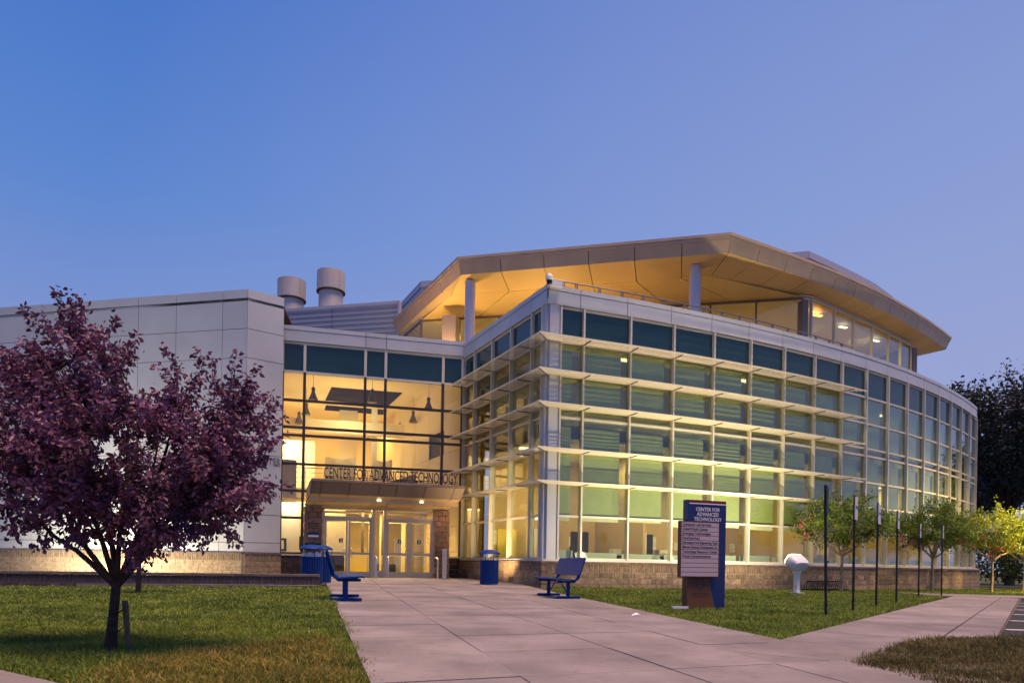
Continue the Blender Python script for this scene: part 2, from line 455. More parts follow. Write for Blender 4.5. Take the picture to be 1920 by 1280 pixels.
# ------------------------------------------------------------------ grass
grass_m = leafmat('lawn grass', (.045, .095, .012), (.27, .32, .045), .25, .9, .6)
gt = grass_m.node_tree
tint_mix = [n for n in gt.nodes if n.type == 'MIX'][0]
def inside(poly, P):
    x, y = P[:, 0], P[:, 1]; r = np.zeros(len(P), bool); n = len(poly)
    for i in range(n):
        x0, y0 = poly[i]; x1, y1 = poly[(i+1) % n]
        c = ((y0 > y) != (y1 > y)) & (x < (x1-x0)*(y-y0)/((y1-y0)+1e-12)+x0)
        r ^= c
    return r
def gzv(x, y):
    xx = np.clip(x, -60, 60)
    z = -.009*xx - .017*np.clip(-xx-5, 0, 10)
    z += np.where(y > 19, .10*np.clip((y-19)/7, 0, 1)*np.clip(1-abs(xx+3.5)/7, 0, 1), 0)
    return z
def grass(name, poly, n, hmin, hmax, mat, ref=6., jit=.045):
    poly = [(p[0], p[1]) for p in poly]
    xsn = [p[0] for p in poly]; ysn = [p[1] for p in poly]
    got = []; tot = 0
    while tot < n:
        P = np.column_stack((rng.uniform(min(xsn), max(xsn), 200000), rng.uniform(min(ysn), max(ysn), 200000)))
        w = np.minimum(1, (ref/np.maximum(P[:, 1], 1))**1.7)
        vis = (abs(P[:, 0]) < P[:, 1]*.95+.8)
        P = P[(rng.random(len(P)) < w) & vis]
        P = P[inside(poly, P)]
        got.append(P); tot += len(P)
    P = np.concatenate(got)[:n]
    # irregular outline: nudge
    P = P + rng.normal(0, jit, P.shape)
    m = len(P)
    sc = np.maximum(1, P[:, 1]/ref)
    tuft = .5+.5*np.sin(P[:, 0]*5.1+np.sin(P[:, 1]*3.7)*2)*np.sin(P[:, 1]*4.3+P[:, 0]*1.3)
    h = .025+rng.uniform(hmin, hmax, m)*(.65+.6*tuft)*np.minimum(1.25, sc**.25)
    wd = rng.uniform(.0028, .0055, m)*sc**.9
    a = rng.uniform(0, 2*np.pi, m); la = rng.uniform(0, 2*np.pi, m); ln = rng.uniform(.15, .95, m)
    z = gzv(P[:, 0], P[:, 1])-.06
    dx, dy = np.cos(a)*wd, np.sin(a)*wd
    lx, ly = np.cos(la)*h*ln, np.sin(la)*h*ln
    v = np.zeros((m, 5, 3))
    v[:, 0] = np.column_stack((P[:, 0]-dx, P[:, 1]-dy, z)); v[:, 1] = np.column_stack((P[:, 0]+dx, P[:, 1]+dy, z))
    v[:, 2] = np.column_stack((P[:, 0]+dx*.8+lx*.35, P[:, 1]+dy*.8+ly*.35, z+h*.6))
    v[:, 3] = np.column_stack((P[:, 0]-dx*.8+lx*.35, P[:, 1]-dy*.8+ly*.35, z+h*.6))
    v[:, 4] = np.column_stack((P[:, 0]+lx, P[:, 1]+ly, z+h*(1-.35*ln)))
    b = (np.arange(m)*5)[:, None]
    loops = np.concatenate([b+np.array([[0, 1, 2]]), b+np.array([[0, 2, 3]]), b+np.array([[3, 2, 4]])], axis=1).ravel()
    return npmesh(name, v.reshape(-1, 3), 3, loops, mat, kind='stuff')
glow_grass_m = leafmat('glow tinted lawn grass', (.09, .085, .012), (.38, .28, .06), .25, 1.2, .6)  # yellowed blades: warm foreground glow painted into the grass colour
leftlawn = [(pathX(0, 3.4)-.0, 3.4), (-1.35, 3.25), (-2.3, 3.95), (-3.3, 4.55), (-5, 5.5), (-16, 10.3), (-20, 15.2), (-12.8, 17.15), (-5.45, 19.15), (pathX(0, 19.1), 19.1)]
grass('lawn_grass', leftlawn, 215000, .035, .085, grass_m)
grass('glow_tinted_grass', [(pathX(0, 3.4), 3.4), (-1.35, 3.25), (-2.3, 3.95), (-2.7, 4.6), (-2.6, 5.6), (pathX(0, 6.9)-.25, 6.9)], 17000, .05, .11, glow_grass_m, jit=.09)
Pc = np.column_stack((rng.uniform(-13, -2, 420), rng.uniform(7, 18, 420))); Pc = Pc[inside(leftlawn, Pc)]
Pc = np.column_stack((Pc, gzv(Pc[:, 0], Pc[:, 1])+rng.uniform(.01, .05, len(Pc)))); mcl = len(Pc); rc = .0045*np.maximum(1, Pc[:, 1]/9)
vc_ = np.zeros((mcl, 4, 3))
for q_, (ax_, az_) in enumerate(((-1, -1), (1, -1), (1, 1), (-1, 1))):
    vc_[:, q_] = Pc; vc_[:, q_, 0] += ax_*rc; vc_[:, q_, 1] += az_*rc*.7; vc_[:, q_, 2] += az_*rc*.7
npmesh('clover_dew_sparkle', vc_.reshape(-1, 3), 4, np.arange(mcl*4), M('clover sparkle white', (.42, .45, .32), .9), kind='stuff')  # white clover heads that also paint dew sparkle on the lawn
rightlawn = [(3.0, 7.8), (pathX(4, 16.5), 16.5), (pathX(4, 21)+.1, 21), (1.6, 24.0), (14.5, 30.2), (27.6, 41), (60, 44), (60, 28.1), (15.4, 28.1), (15.4, 24.7)]
grass('lawn_grass', rightlawn, 150000, .04, .08, grass_m, ref=8)
island = [(2.95, 5.95), (3.6, 6.75), (4.66, 8.0), (5.5, 8.5), (6.4, 8.75), (12, 8.6), (12, 3.2), (3.5, 4.0), (3.05, 4.95)]
grass('lawn_grass', island, 70000, .06, .13, leafmat('island grass', (.045, .052, .012), (.17, .13, .04), .25, 1.6, .6), ref=7)
sheet(island, -.012, 'lawn_soil', soil)['kind'] = 'structure'

# ------------------------------------------------------------------ the college building
B = thing('college_building', 'large college building with curved glass front, sunshades and jutting roof', 'building', (1.13, 24.0, 0))
DZ = -.04
corner = Vector((1.13, 24.0))
# right curved facade
pts = [Vector((1.53, 24.2))]; th = 20.; w = 1.88
for k in range(1, 18):
    ww = w*.47 if k == 1 else w
    pts.append(pts[-1]+Vector((math.cos(R(th)), math.sin(R(th))))*ww); th += 1.7*ww/w
lf = [Vector(p) for p in ((-2.16, 30.6), (-1.63, 29.53), (-.84, 27.95), (-.08, 26.43), (.67, 24.92), (1.02, 24.21))]  # far -> near
LV = [1.0, 2.49, 3.61, 4.73, 5.92, 6.25, 7.37, 8.55, 9.74]
LV = [z+DZ for z in LV]
SHADES = [LV[i] for i in (2, 3, 5, 6, 7)]
PAR = 10.42+DZ

def curtain(points, levels, glassmat, frame=frame_metal, spand=True, depth=.15, wide=.032, panes=True, skip=None, th=.04):
    for p in range(len(points)):
        a = points[max(p-1, 0)]; b = points[min(p+1, len(points)-1)]
        n = nrm(a, b); t = Vector((-n.y, n.x)); P = points[p]
        mb = MB(); q = [P-t*wide+n*depth, P+t*wide+n*depth, P+t*wide-n*.06, P-t*wide-n*.06]
        mb.hexa([(c.x, c.y, z) for z in (levels[0]-.02, levels[-1]+.03) for c in q])
        mb.build('mullion', frame, B)
    for k in range(len(points)-1):
        for li, z in enumerate(levels):
            mb = MB(); segbox(mb, points[k], points[k+1], z-th, z+th, -.05, depth-.09, wide)
            mb.build('transom', frame, B)
        if panes:
            for li in range(len(levels)-1):
                if skip and skip(k, li): continue
                top = spand and li == len(levels)-2
                mb = MB(); segbox(mb, points[k], points[k+1], levels[li]+th, levels[li+1]-th, -.012, .012, wide)
                mb.build('spandrel_pane' if top else 'pane', spandrel if top else (g_clear if li == 0 else glassmat), B)
curtain(pts, LV, g_green)
curtain(lf, LV, g_clear)

# corner pier
mb = MB(); segbox(mb, corner, pts[0], LV[0]-.02, LV[-1]+.05, -.1, .10); mb.build('corner_pier', white_panel, B)
mb = MB(); segbox(mb, lf[-1], corner, LV[0]-.02, LV[-1]+.05, -.1, .10); mb.build('corner_pier', white_panel, B)

# parapet panels with coping
full = lf[:-1]+[corner]+[p for p in pts[1:]]
# lay joints a little before each mullion on the curved side
par = [lf[0], lf[1], lf[2], lf[3], lf[4], corner] + [pts[k]-(pts[k]-pts[k-1]).normalized()*.17 for k in range(1, 18)]
po = offs(par, .14); pi = offs(par, -.22)
def strip(name, o, i, z0, z1, mat, gap=.012):
    for k in range(len(o)-1):
        t = (o[k+1]-o[k]).normalized()*gap; t2 = (i[k+1]-i[k]).normalized()*gap
        q = [o[k]+t, o[k+1]-t, i[k+1]-t2, i[k]+t2]
        MB().hexa([(c.x, c.y, z) for z in (z0, z1) for c in q]).build(name, mat, B)
strip('parapet_panel', po, pi, LV[-1]+.045, PAR-.18, white_panel)
strip('coping', offs(par, .155), offs(par, -.235), PAR-.158, PAR, white_panel)
mb = MB()
for k in range(len(par)-1): segbox(mb, par[k], par[k+1], LV[-1]+.04, PAR-.05, -.18, .09)
mb.build('parapet_core', dark_metal, B)

# masonry base
base = lf[:-1]+[corner]+pts
base = lf[:-1]+[corner]+pts[1:]+[pts[-1]+Vector((.7, .8))]
bo = offs(base, .26); bi = offs(base, .02)
mb = MB()
for k in range(len(base)-1):
    segbox(mb, base[k], base[k+1], -.5, LV[0]-.09, .0, .235)
mb.build('base_core', mortar, B)
strip('sill', offs(base, .20), offs(base, -.05), LV[0]-.085, LV[0]-.022, frame_metal, .003)
strip('ledge', offs(base, .29), bi, LV[0]-.17, LV[0]-.092, coping_m, .003)
cnt = 0; sol = MB(); rest = MB()
for k in range(len(base)-1):
    a, b = bo[k], bo[k+1]; L = (b-a).length; t = (b-a)/L; n = Vector((t.y, -t.x)); rz = math.atan2(t.y, t.x)
    m = max(1, round(L/.1))
    for j in range(m):
        c = a+t*((j+.5)*L/m)-n*.06+n*random.uniform(-.003, .003)
        sol.box((c.x, c.y, LV[0]-.31), (L/m-.011, .12, .27), rz)
    for ci, zc in enumerate((LV[0]-.56, LV[0]-.775, LV[0]-.99)):
        m = max(1, round(L/.42)); sh = 0 if ci % 2 else .5
        edges = [0]+[(j+sh)*L/m for j in range(1 if not sh else 0, m+1) if 0.05 < (j+sh)*L/m < L-.05]+[L]
        for j in range(len(edges)-1):
            e0, e1 = edges[j], edges[j+1]
            c = a+t*((e0+e1)/2)-n*.06+n*random.uniform(-.004, .004)
            if ci < 2 and k < 16 and cnt < 235:
                piece('brick', brickm, B, (c.x, c.y, zc), (e1-e0-.012, .12, .20), rz); cnt += 1
            else: rest.box((c.x, c.y, zc), (e1-e0-.012, .12, .20), rz)
sol.build('soldier_bricks', soldierm, B, 'stuff'); rest.build('block_courses', brickm, B, 'stuff')

# sunshades: five levels on both faces, mitred at the corner
def shade_line(points, d): return offs(points, d)
shr = [corner]+pts[1:9]+[pts[9]]
shl = lf[:-1]+[corner]
both = lf[:-1]+[corner]+pts[1:10]
SD = [.13, .235, .34, .445, .55]
for z in SHADES:
    sh = MB()
    o = offs(both, .70); i = offs(both, .655)
    for k in range(len(both)-1):
        q0, q1 = o[k], o[k+1]; r0, r1 = i[k], i[k+1]
        if k == len(both)-2: q1 = q0+(q1-q0)*.50; r1 = r0+(r1-r0)*.44
        if k == 0:
            q0 = q0+(q1-q0)*-.12; r0 = r0+(r1-r0)*-.1
        sh.hexa([(c.x, c.y, zz) for zz in (z-.035, z+.015) for c in (q0, q1, r1, r0)])
    shade = sh.build('sunshade', shade_metal, B)
    for si, d in enumerate(SD):
        oo = offs(both, d+.039); ii = offs(both, d-.039)
        for k in range(len(both)-1):
            q0, q1, r1, r0 = oo[k], oo[k+1], ii[k+1], ii[k]
            if k == len(both)-2:
                if si < 1: continue
                f_ = .08+.075*si; q1 = q0+(q1-q0)*f_; r1 = r0+(r1-r0)*f_
            g = (q1-q0).normalized()*.03; g0 = g if k != 5 else g*0; g1 = g if k != 4 else g*0
            q0, r0 = q0+g0, r0+g0; q1, r1 = q1-g1, r1-g1
            zz = [(q0, z-.04), (q1, z-.04), (r1, z-.008), (r0, z-.008)]
            MB().hexa([(c.x, c.y, h) for c, h in zz]+[(c.x, c.y, h+.024) for c, h in zz]).build('slat', shade_metal, shade)
    br = MB()
    for k in range(len(both)-1):
        n = nrm(both[max(k-1, 0)], both[k+1]) if k != 5 else nrm(both[4], both[5])+nrm(both[5], both[6])
        t = Vector((-n.y, n.x)).normalized()*.012
        a = both[k]+n*.08; b = both[k]+n*.64
        br.hexa([(c.x, c.y, h) for h in (z-.055, z-.028) for c in (a-t, b-t, b+t, a+t)])
    br.build('brackets', dark_metal, shade, 'stuff')

# office interior behind the curved front
inn = offs([corner]+pts[1:], -5.5)
near = offs([corner]+pts[1:], -.35)
mb = MB()
for k in range(len(inn)-1): segbox(mb, inn[k], inn[k+1], 0, 5.6, 0, .1)
mb.build('office_wall', amber_wall, B)
mb = MB()
for k in range(len(inn)-1): segbox(mb, inn[k], inn[k+1], 6.1, 9.7, 0, .1)
mb.build('office_wall', cream_wall, B)
def slab(name, z0, z1, mat):
    poly = [(p.x, p.y) for p in near]+[(p.x, p.y) for p in reversed(inn)]
    mb = MB(); n = len(near)
    for k in range(n-1):
        q = [near[k], near[k+1], inn[k+1], inn[k]]
        mb.hexa([(c.x, c.y, z) for z in (z0, z1) for c in q])
    return mb.build(name, mat, B)
slab('floor', -.2, .12, floor_m); slab('floor', 5.75+DZ, 6.1+DZ, ceil_m); slab('ceiling', 5.2, 5.25, ceil_m); slab('ceiling', 9.1, 9.15, ceil_m)
for k in (3, 8, 13):   # cross partitions
    mb = MB(); a = near[k]+(inn[k]-near[k])*.25; b = inn[k]
    segbox(mb, a, b, .1, 5.2, -.06, .06); mb.build('office_wall', amber_wall, B)
mb = MB(); segbox(mb, near[-1], inn[-1], .1, 9.6, -.06, .06); mb.build('office_wall', cream_wall, B)
# low screens inside the bottom lights and things pinned on the office wall
scrm = M('pale green low screen', (.42, .52, .42), .5)
for k in range(17):
    mb = MB(); a = lerp(pts[k], pts[k+1], .04); b = lerp(pts[k], pts[k+1], .92)
    segbox(mb, a, b, .9, 1.22+random.uniform(-.04, .05), -.42, -.38); mb.build('low_screen', scrm, B)
innp = offs([corner]+pts[1:], -5.38)
board_m = M('pinned paper', (.70, .66, .55), .9, 0, .2, 9)
for k in range(0, 17):
    for f_, w_, z0, z1, mm in ((.25, .5, 1.55, 2.0, board_m), (.7, .35, 1.5, 1.9, dark_int if k % 3 == 0 else board_m)):
        if random.random() < .25: continue
        p = lerp(innp[k], innp[k+1], f_+random.uniform(-.12, .12)); t = (innp[k+1]-innp[k]).normalized()
        mb = MB(); segbox(mb, p-t*w_*.5, p+t*w_*.5, z0, z1+random.uniform(-.1, .25), -.02, .02); mb.build('wall_notice', mm, B)
    if k % 2 == 0:
        p = lerp(innp[k], innp[k+1], .5); t = (innp[k+1]-innp[k]).normalized()
        mb = MB(); segbox(mb, p-t*.42, p+t*.42, .12, 2.2, .02, .10); mb.build('office_wall_panel', random.choice((yellow_wall, dark_int, pale_wall)), B)
# roller blinds
for k in range(0, 17):
    p, q = pts[k], pts[k+1]; L = (q-p).length
    drop = 2.30+random.uniform(-.08, .06)
    for z0, z1 in ((drop, 5.62), (6.15, 8.45)):
        mb = MB(); t = (q-p).normalized(); n = Vector((t.y, -t.x))
        e0, e1 = .02, L-(.24 if k else .32)
        N_ = 10; bottom = []
        a = p+t*e0-n*.16; b = p+t*e1-n*.16
        mb.quad((a.x, a.y, z0), (b.x, b.y, z0), (b.x, b.y, z1), (a.x, a.y, z1))
        mb.build('blind', blindm, B)
# ceiling strip lights
def area(name, loc, size, energy, color, direc=(0, 0, -1), sy=None):
    l = bpy.data.lights.new(name, 'AREA'); l.energy = energy; l.color = color; l.size = size
    if sy: l.shape = 'RECTANGLE'; l.size_y = sy
    o = bpy.data.objects.new(name, l); COL.objects.link(o); o.location = loc
    o.rotation_euler = Vector(direc).to_track_quat('-Z', 'Y').to_euler(); return o
def spot(name, loc, direc, energy, color, ang=120, blend=.6, r=.12):
    l = bpy.data.lights.new(name, 'SPOT'); l.energy = energy; l.color = color; l.spot_size = R(ang); l.spot_blend = blend; l.shadow_soft_size = r
    o = bpy.data.objects.new(name, l); COL.objects.link(o); o.location = loc
    o.rotation_euler = Vector(direc).to_track_quat('-Z', 'Y').to_euler(); return o
def point(name, loc, energy, color, r=.1):
    l = bpy.data.lights.new(name, 'POINT'); l.energy = energy; l.color = color; l.shadow_soft_size = r
    o = bpy.data.objects.new(name, l); COL.objects.link(o); o.location = loc; return o
mid = offs([corner]+pts[1:], -2.6)
for k in (1, 3, 5, 7, 10, 13, 16):
    a = (mid[k]+mid[k-1])/2; t = (mid[k]-mid[k-1]).normalized()
    for z, e in ((5.15, 80), (9.05, 8)):
        if z > 6 and k in (1, 5, 10, 16): continue
        mb = MB(); mb.box((a.x, a.y, z), (1.2, .16, .05), math.atan2(t.y, t.x)); mb.build('strip_light', tube_glow, B)
        area('strip_lamp', (a.x, a.y, z-.06), 1.2, e, (1, .84, .5), sy=.3)

# ---------------- lobby
La = Vector((-9.6, 28.8)); Lb = Vector((-2.16, 30.7)); LD = (Lb-La).normalized(); LNn = nrm(La, Lb)
lob = []
for px in (527, 568.5, 682, 720, 827.5, 864):
    r = (px-3-960)/1300; # point on the line La-Lb in that direction
    s_ = (r*La.y-La.x)/(LD.x-r*LD.y); lob.append(La+LD*s_)
ZL = .03
LL = [z-DZ+ZL for z in LV]
def skiplob(k, li):    # the vestibule takes the lower middle bays
    return 1 <= k <= 4 and li < 2
def curtain_lobby():
    dark = M('lobby dark frame', (.05, .038, .038), .4, .2)
    for p in range(len(lob)):
        P = lob[p]; n = LNn; t = LD
        for z0, z1, m in ((LL[0]-.02, LL[7], dark), (LL[7], LL[8]+.05, frame_metal)):
            mb = MB(); q = [P-t*.055+n*.10, P+t*.055+n*.10, P+t*.055-n*.08, P-t*.055-n*.08]
            mb.hexa([(c.x, c.y, z) for z in (z0, z1) for c in q]); mb.build('mullion', m, B)
    for k in range(len(lob)-1):
        for li, z in enumerate(LL):
            if 1 <= k <= 4 and li < 2: continue
            mb = MB(); segbox(mb, lob[k], lob[k+1], z-.05, z+.05, -.06, .07, .055)
            mb.build('transom', frame_metal if li >= 7 else dark, B)
        for li in range(len(LL)-1):
            if skiplob(k, li): continue
            mb = MB(); segbox(mb, lob[k], lob[k+1], LL[li]+.05, LL[li+1]-.05, -.012, .012, .055)
            mb.build('spandrel_pane' if li == 7 else 'pane', spandrel if li == 7 else g_clear, B)
curtain_lobby()
lp = [La-LD*.15, lob[2], lob[3], Lb+LD*.1]
strip('parapet_panel', [p+LNn*.14 for p in lp], [p-LNn*.22 for p in lp], LL[8]+.06, 10.28, white_panel)
strip('coping', [p+LNn*.155 for p in lp], [p-LNn*.235 for p in lp], 10.295, 10.46, white_panel)
mb = MB(); segbox(mb, lp[0], lp[-1], LL[8]+.06, 10.4, -.18, .08); mb.build('parapet_core', dark_metal, B)
# low masonry under the two end lobby lights
def mason(p, q, z0, z1, mat_b, mat_s, soldier=True, as_parts=False, thick=.12):
    core = MB(); segbox(core, p, q, z0, z1-.02, -.02, thick-.02); core.build('base_core', mortar, B)
    s_ = MB(); bl = MB(); a, b = V2(p), V2(q); L = (b-a).length; t = (b-a)/L; n = Vector((t.y, -t.x)); rz = math.atan2(t.y, t.x)
    top = z1
    if soldier:
        m = max(1, round(L/.1))
        for j in range(m):
            c = a+t*((j+.5)*L/m)+n*(thick-.055); s_.box((c.x, c.y, z1-.14), (L/m-.011, .12, .27), rz)
        s_.build('soldier_bricks', mat_s, B, 'stuff'); top = z1-.285
    ci = 0; zc = top-.105
    while zc > z0-.1:
        m = max(1, round(L/.42)); sh = .5 if ci % 2 else 0
        ed = [0]+[(j+sh)*L/m for j in range(0, m+1) if .05 < (j+sh)*L/m < L-.05]+[L]
        for j in range(len(ed)-1):
            c = a+t*((ed[j]+ed[j+1])/2)+n*(thick-.055+random.uniform(-.004, .004))
            if as_parts: piece('brick', mat_b, B, (c.x, c.y, zc), (ed[j+1]-ed[j]-.012, .12, .20), rz)
            else: bl.box((c.x, c.y, zc), (ed[j+1]-ed[j]-.012, .12, .20), rz)
        ci += 1; zc -= .213
    if bl.v: bl.build('block_courses', mat_b, B, 'stuff')
mason(lob[0], lob[1], -.2, LL[0]-.08, darkbrick, darksoldier); mason(lob[4], lob[5], -.2, LL[0]-.08, darkbrick, darksoldier)
mb = MB(); segbox(mb, lob[0], lob[1], LL[0]-.08, LL[0]-.02, -.1, .16); mb.build('sill', frame_metal, B)
mb = MB(); segbox(mb, lob[4], lob[5], LL[0]-.08, LL[0]-.02, -.1, .16); mb.build('sill', frame_metal, B)

# lobby inside: floor, ceiling, right wall, back walls, gallery
DI = Vector((-.446, .895))            # depth direction of the lobby
def inpt(s_, d): return La+LD*s_+DI*d
LLen = (Lb-La).length
mb = MB(); q = [inpt(-.1, .1), inpt(LLen, .1), inpt(LLen, 16), inpt(-4, 16)]
mb.hexa([(c.x, c.y, z) for z in (-.2, .1) for c in q]); mb.build('floor', floor_m, B)
mb = MB(); mb.hexa([(c.x, c.y, z) for z in (9.3, 9.4) for c in q]); mb.build('ceiling', ceil_m, B)
mb = MB(); segbox(mb, inpt(-4, 15.8), inpt(LLen+4, 15.8), .1, 9.3, -.1, 0); mb.build('lobby_wall', cream_wall, B)
mb = MB(); segbox(mb, inpt(-.15, .2), inpt(-.15, 16), .1, 9.3, -.1, 0); mb.build('lobby_wall', cream_wall, B)
# right wall in panels with joints
for zi in range(8):
    z0 = .1+zi*1.15
    for d0, d1 in ((.25, 2.3), (2.32, 4.4), (4.42, 6.5)):
        a, b = inpt(LLen-.12, d0), inpt(LLen-.12, d1)
        if zi in (5,) and d0 > 2 and d0 < 4: continue
        mb = MB(); segbox(mb, b, a, z0, z0+1.138, -.06, .0); mb.build('wall_panel', pale_wall, B)
mb = MB(); segbox(mb, inpt(LLen-.05, 6.5), inpt(LLen-.05, .1), .1, 9.3, -.1, -.02); mb.build('lobby_wall', dark_int, B)
mb = MB(); segbox(mb, inpt(LLen-.12, 16), inpt(LLen-.12, 6.52), 5.4, 9.3, -.06, 0); mb.build('lobby_wall', cream_wall, B)
mb = MB(); segbox(mb, inpt(LLen+3.5, 16), inpt(LLen+3.5, 6.4), .1, 9.3, -.1, 0); mb.build('lobby_wall', yellow_wall, B)
# dark ceiling recess with metal panels
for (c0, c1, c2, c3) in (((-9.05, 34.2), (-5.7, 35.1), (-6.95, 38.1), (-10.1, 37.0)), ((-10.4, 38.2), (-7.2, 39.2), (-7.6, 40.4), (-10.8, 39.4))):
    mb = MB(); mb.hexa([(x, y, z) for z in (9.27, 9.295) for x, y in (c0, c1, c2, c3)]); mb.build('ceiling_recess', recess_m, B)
# gallery
g0, g1 = inpt(-1, 7.5), inpt(LLen-.2, 7.5)
mb = MB(); q = [g0, g1, inpt(LLen-.2, 15.8), inpt(-1, 15.8)]
mb.hexa([(c.x, c.y, z) for z in (4.0, 4.5) for c in q]); mb.build('gallery_floor', cream_wall, B)
mb = MB()
for z in (4.8, 5.05, 5.3, 5.55): mb.tube([(g0.x, g0.y, z), (g1.x, g1.y, z)], .014 if z < 5.5 else .03, 6)
for k in range(9):
    p = g0+(g1-g0)*k/8; mb.tube([(p.x, p.y, 4.5), (p.x, p.y, 5.55)], .025, 6)
mb.build('gallery_railing', galv, B)
mb = MB(); segbox(mb, inpt(0, 10.5), inpt(3.2, 10.5), 4.5, 7.4, 0, .15); segbox(mb, inpt(4.6, 11), inpt(5.6, 11), 4.5, 9.3, 0, .6); mb.build('gallery_wall', cream_wall, B)
mb = MB(); segbox(mb, inpt(5.9, 9), inpt(6.2, 9), .1, 9.3, 0, .3); mb.build('lobby_column', pale_wall, B)
mb = MB(); segbox(mb, inpt(-.1, 8.5), inpt(LLen, 8.5), 7.6, 8.3, -.3, 0); mb.build('bulkhead', cream_wall, B)
area('gallery_lamp', (inpt(1.2, 9)[0], inpt(1.2, 9)[1], 7.4), 1.5, 240, (1, .80, .45), (0, .4, -1))
area('gallery_lamp', (inpt(4.2, 6.6)[0], inpt(4.2, 6.6)[1], 8.6), .5, 60, (1, .85, .5), (DI.x, DI.y, -.5))
area('gallery_lamp', (inpt(6.5, 12)[0], inpt(6.5, 12)[1], 8.8), 1.5, 120, (1, .68, .22))
area('lobby_lamp', (inpt(3.5, 12)[0], inpt(3.5, 12)[1], 8.9), 2, 170, (1, .60, .17))
area('lobby_lamp', (inpt(3.5, 4.5)[0], inpt(3.5, 4.5)[1], 6.0), 2.5, 130, (1, .62, .24), (0, .2, 1))
area('lobby_lamp', (inpt(3.2, 8)[0], inpt(3.2, 8)[1], 3.8), 2.5, 230, (1, .64, .20))
area('lobby_lamp', (inpt(.8, 3)[0], inpt(.8, 3)[1], 3.9), .8, 90, (1, .84, .55), (-.2, .4, -1))
mb = MB(); segbox(mb, inpt(-.1, 3.6), inpt(1.3, 3.6), .1, 3.4, 0, .1); mb.build('lobby_wall', pale_wall, B)
mb = MB(); segbox(mb, inpt(-.1, 2.2), inpt(.9, 2.4), 3.5, 5.2, 0, .3); mb.build('bulkhead', pale_wall, B)

# ---------------- vestibule, doors, canopy
VF = 2.35                              # how far the vestibule stands in front of the lobby glass
def vp(px, d):
    r = (px-3-960)/1300; P = La+LNn*d
    s_ = (r*P.y-P.x)/(LD.x-r*LD.y); return P+LD*s_
DZG = .09                              # paving level at the doors
CZ = 2.88                              # head of the door screen
pl0, pl1 = vp(573, VF), vp(605.5, VF); pr0, pr1 = vp(816.5, VF), vp(844.5, VF)
def pier(a, b):
    mb = MB(); segbox(mb, a, b, -.1, CZ, -VF+.1, -.10); mb.build('pier_core', mortar, B)
    L = (b-a).length; rz = math.atan2(LD.y, LD.x)
    ci = 0; z = DZG+.1
    while z < CZ-.05:
        ed = [0, L*.5, L] if ci % 2 == 0 else [0, L*.26, L*.74, L]
        for j in range(len(ed)-1):
            c = a+LD*((ed[j]+ed[j+1])/2)-LNn*.07
            piece('brick', pier_brick, B, (c.x, c.y, z), (ed[j+1]-ed[j]-.014, .14, .198), rz)
        ci += 1; z += .212
    s_ = MB()
    for side, P in ((-1, a), (1, b)):
        for ci in range(13):
            for dd in range(5):
                c = P-LNn*(.35+dd*.42+(ci % 2)*.1)-LD*side*.02; s_.box((c.x, c.y, DZG+.1+ci*.212), (.12, .40, .198), rz)
    s_.build('block_courses', brickm, B, 'stuff')
pier(pl0, pl1); pier(pr0, pr1)
# door screen
scr = [vp(x, VF-.25) for x in (607, 701.5, 723.5, 815)]
doorf = M('door aluminium', (.55, .47, .36), .4, .2)
def post(P, z0, z1, wdt=.06, dep=.1, name='door_post'):
    mb = MB(); q = [P-LD*wdt+LNn*dep, P+LD*wdt+LNn*dep, P+LD*wdt-LNn*.05, P-LD*wdt-LNn*.05]
    mb.hexa([(c.x, c.y, z) for z in (z0, z1) for c in q]); return mb.build(name, doorf, B)
for P in scr: post(P, DZG, CZ)
DH = 2.42
for k in range(3):
    for z in ((DH+.05, CZ-.04) if k != 1 else (CZ-.04,)):
        mb = MB(); segbox(mb, scr[k], scr[k+1], z-.05, z+.04, -.05, .09, .06); mb.build('door_head', doorf, B)
    mb = MB(); segbox(mb, scr[k], scr[k+1], DH+.09 if k != 1 else DZG+.3, CZ-.09, -.01, .01, .06); mb.build('pane', g_clear, B)
mb = MB(); segbox(mb, scr[1], scr[2], DZG, DZG+.3, -.03, .05, .06); mb.build('door_head', doorf, B)
def door(a, b, hinge_left):
    L = (b-a).length; fr = MB(); st = .085
    for e0, e1, z0, z1 in ((0, st, DZG+.01, DH), (L-st, L, DZG+.01, DH), (st, L-st, DZG+.01, DZG+.25), (st, L-st, DH-.1, DH), (st, L-st, 1.0, 1.10)):
        segbox(fr, a+LD*e0, a+LD*e1, z0, z1, -.025, .025)
    d = fr.build('door', doorf, B)
    for z0, z1 in ((DZG+.25, 1.0), (1.10, DH-.1)):
        mb = MB(); segbox(mb, a+LD*st, a+LD*(L-st), z0, z1, -.005, .005); mb.build('pane', g_clear, d)
    h = a+LD*(L-.13 if hinge_left else .13)
    mb = MB(); mb.tube([(h.x+LNn.x*o_, h.y+LNn.y*o_, z) for o_, z in ((.02, .92), (.10, .94), (.10, 1.24), (.02, 1.26))], .016, 8); mb.build('handle', steel, d)
for k in (0, 2):
    a = scr[k]+LD*.065; b = scr[k+1]-LD*.065; m_ = (a+b)/2
    door(a, m_-LD*.006, True); door(m_+LD*.006, b, False)
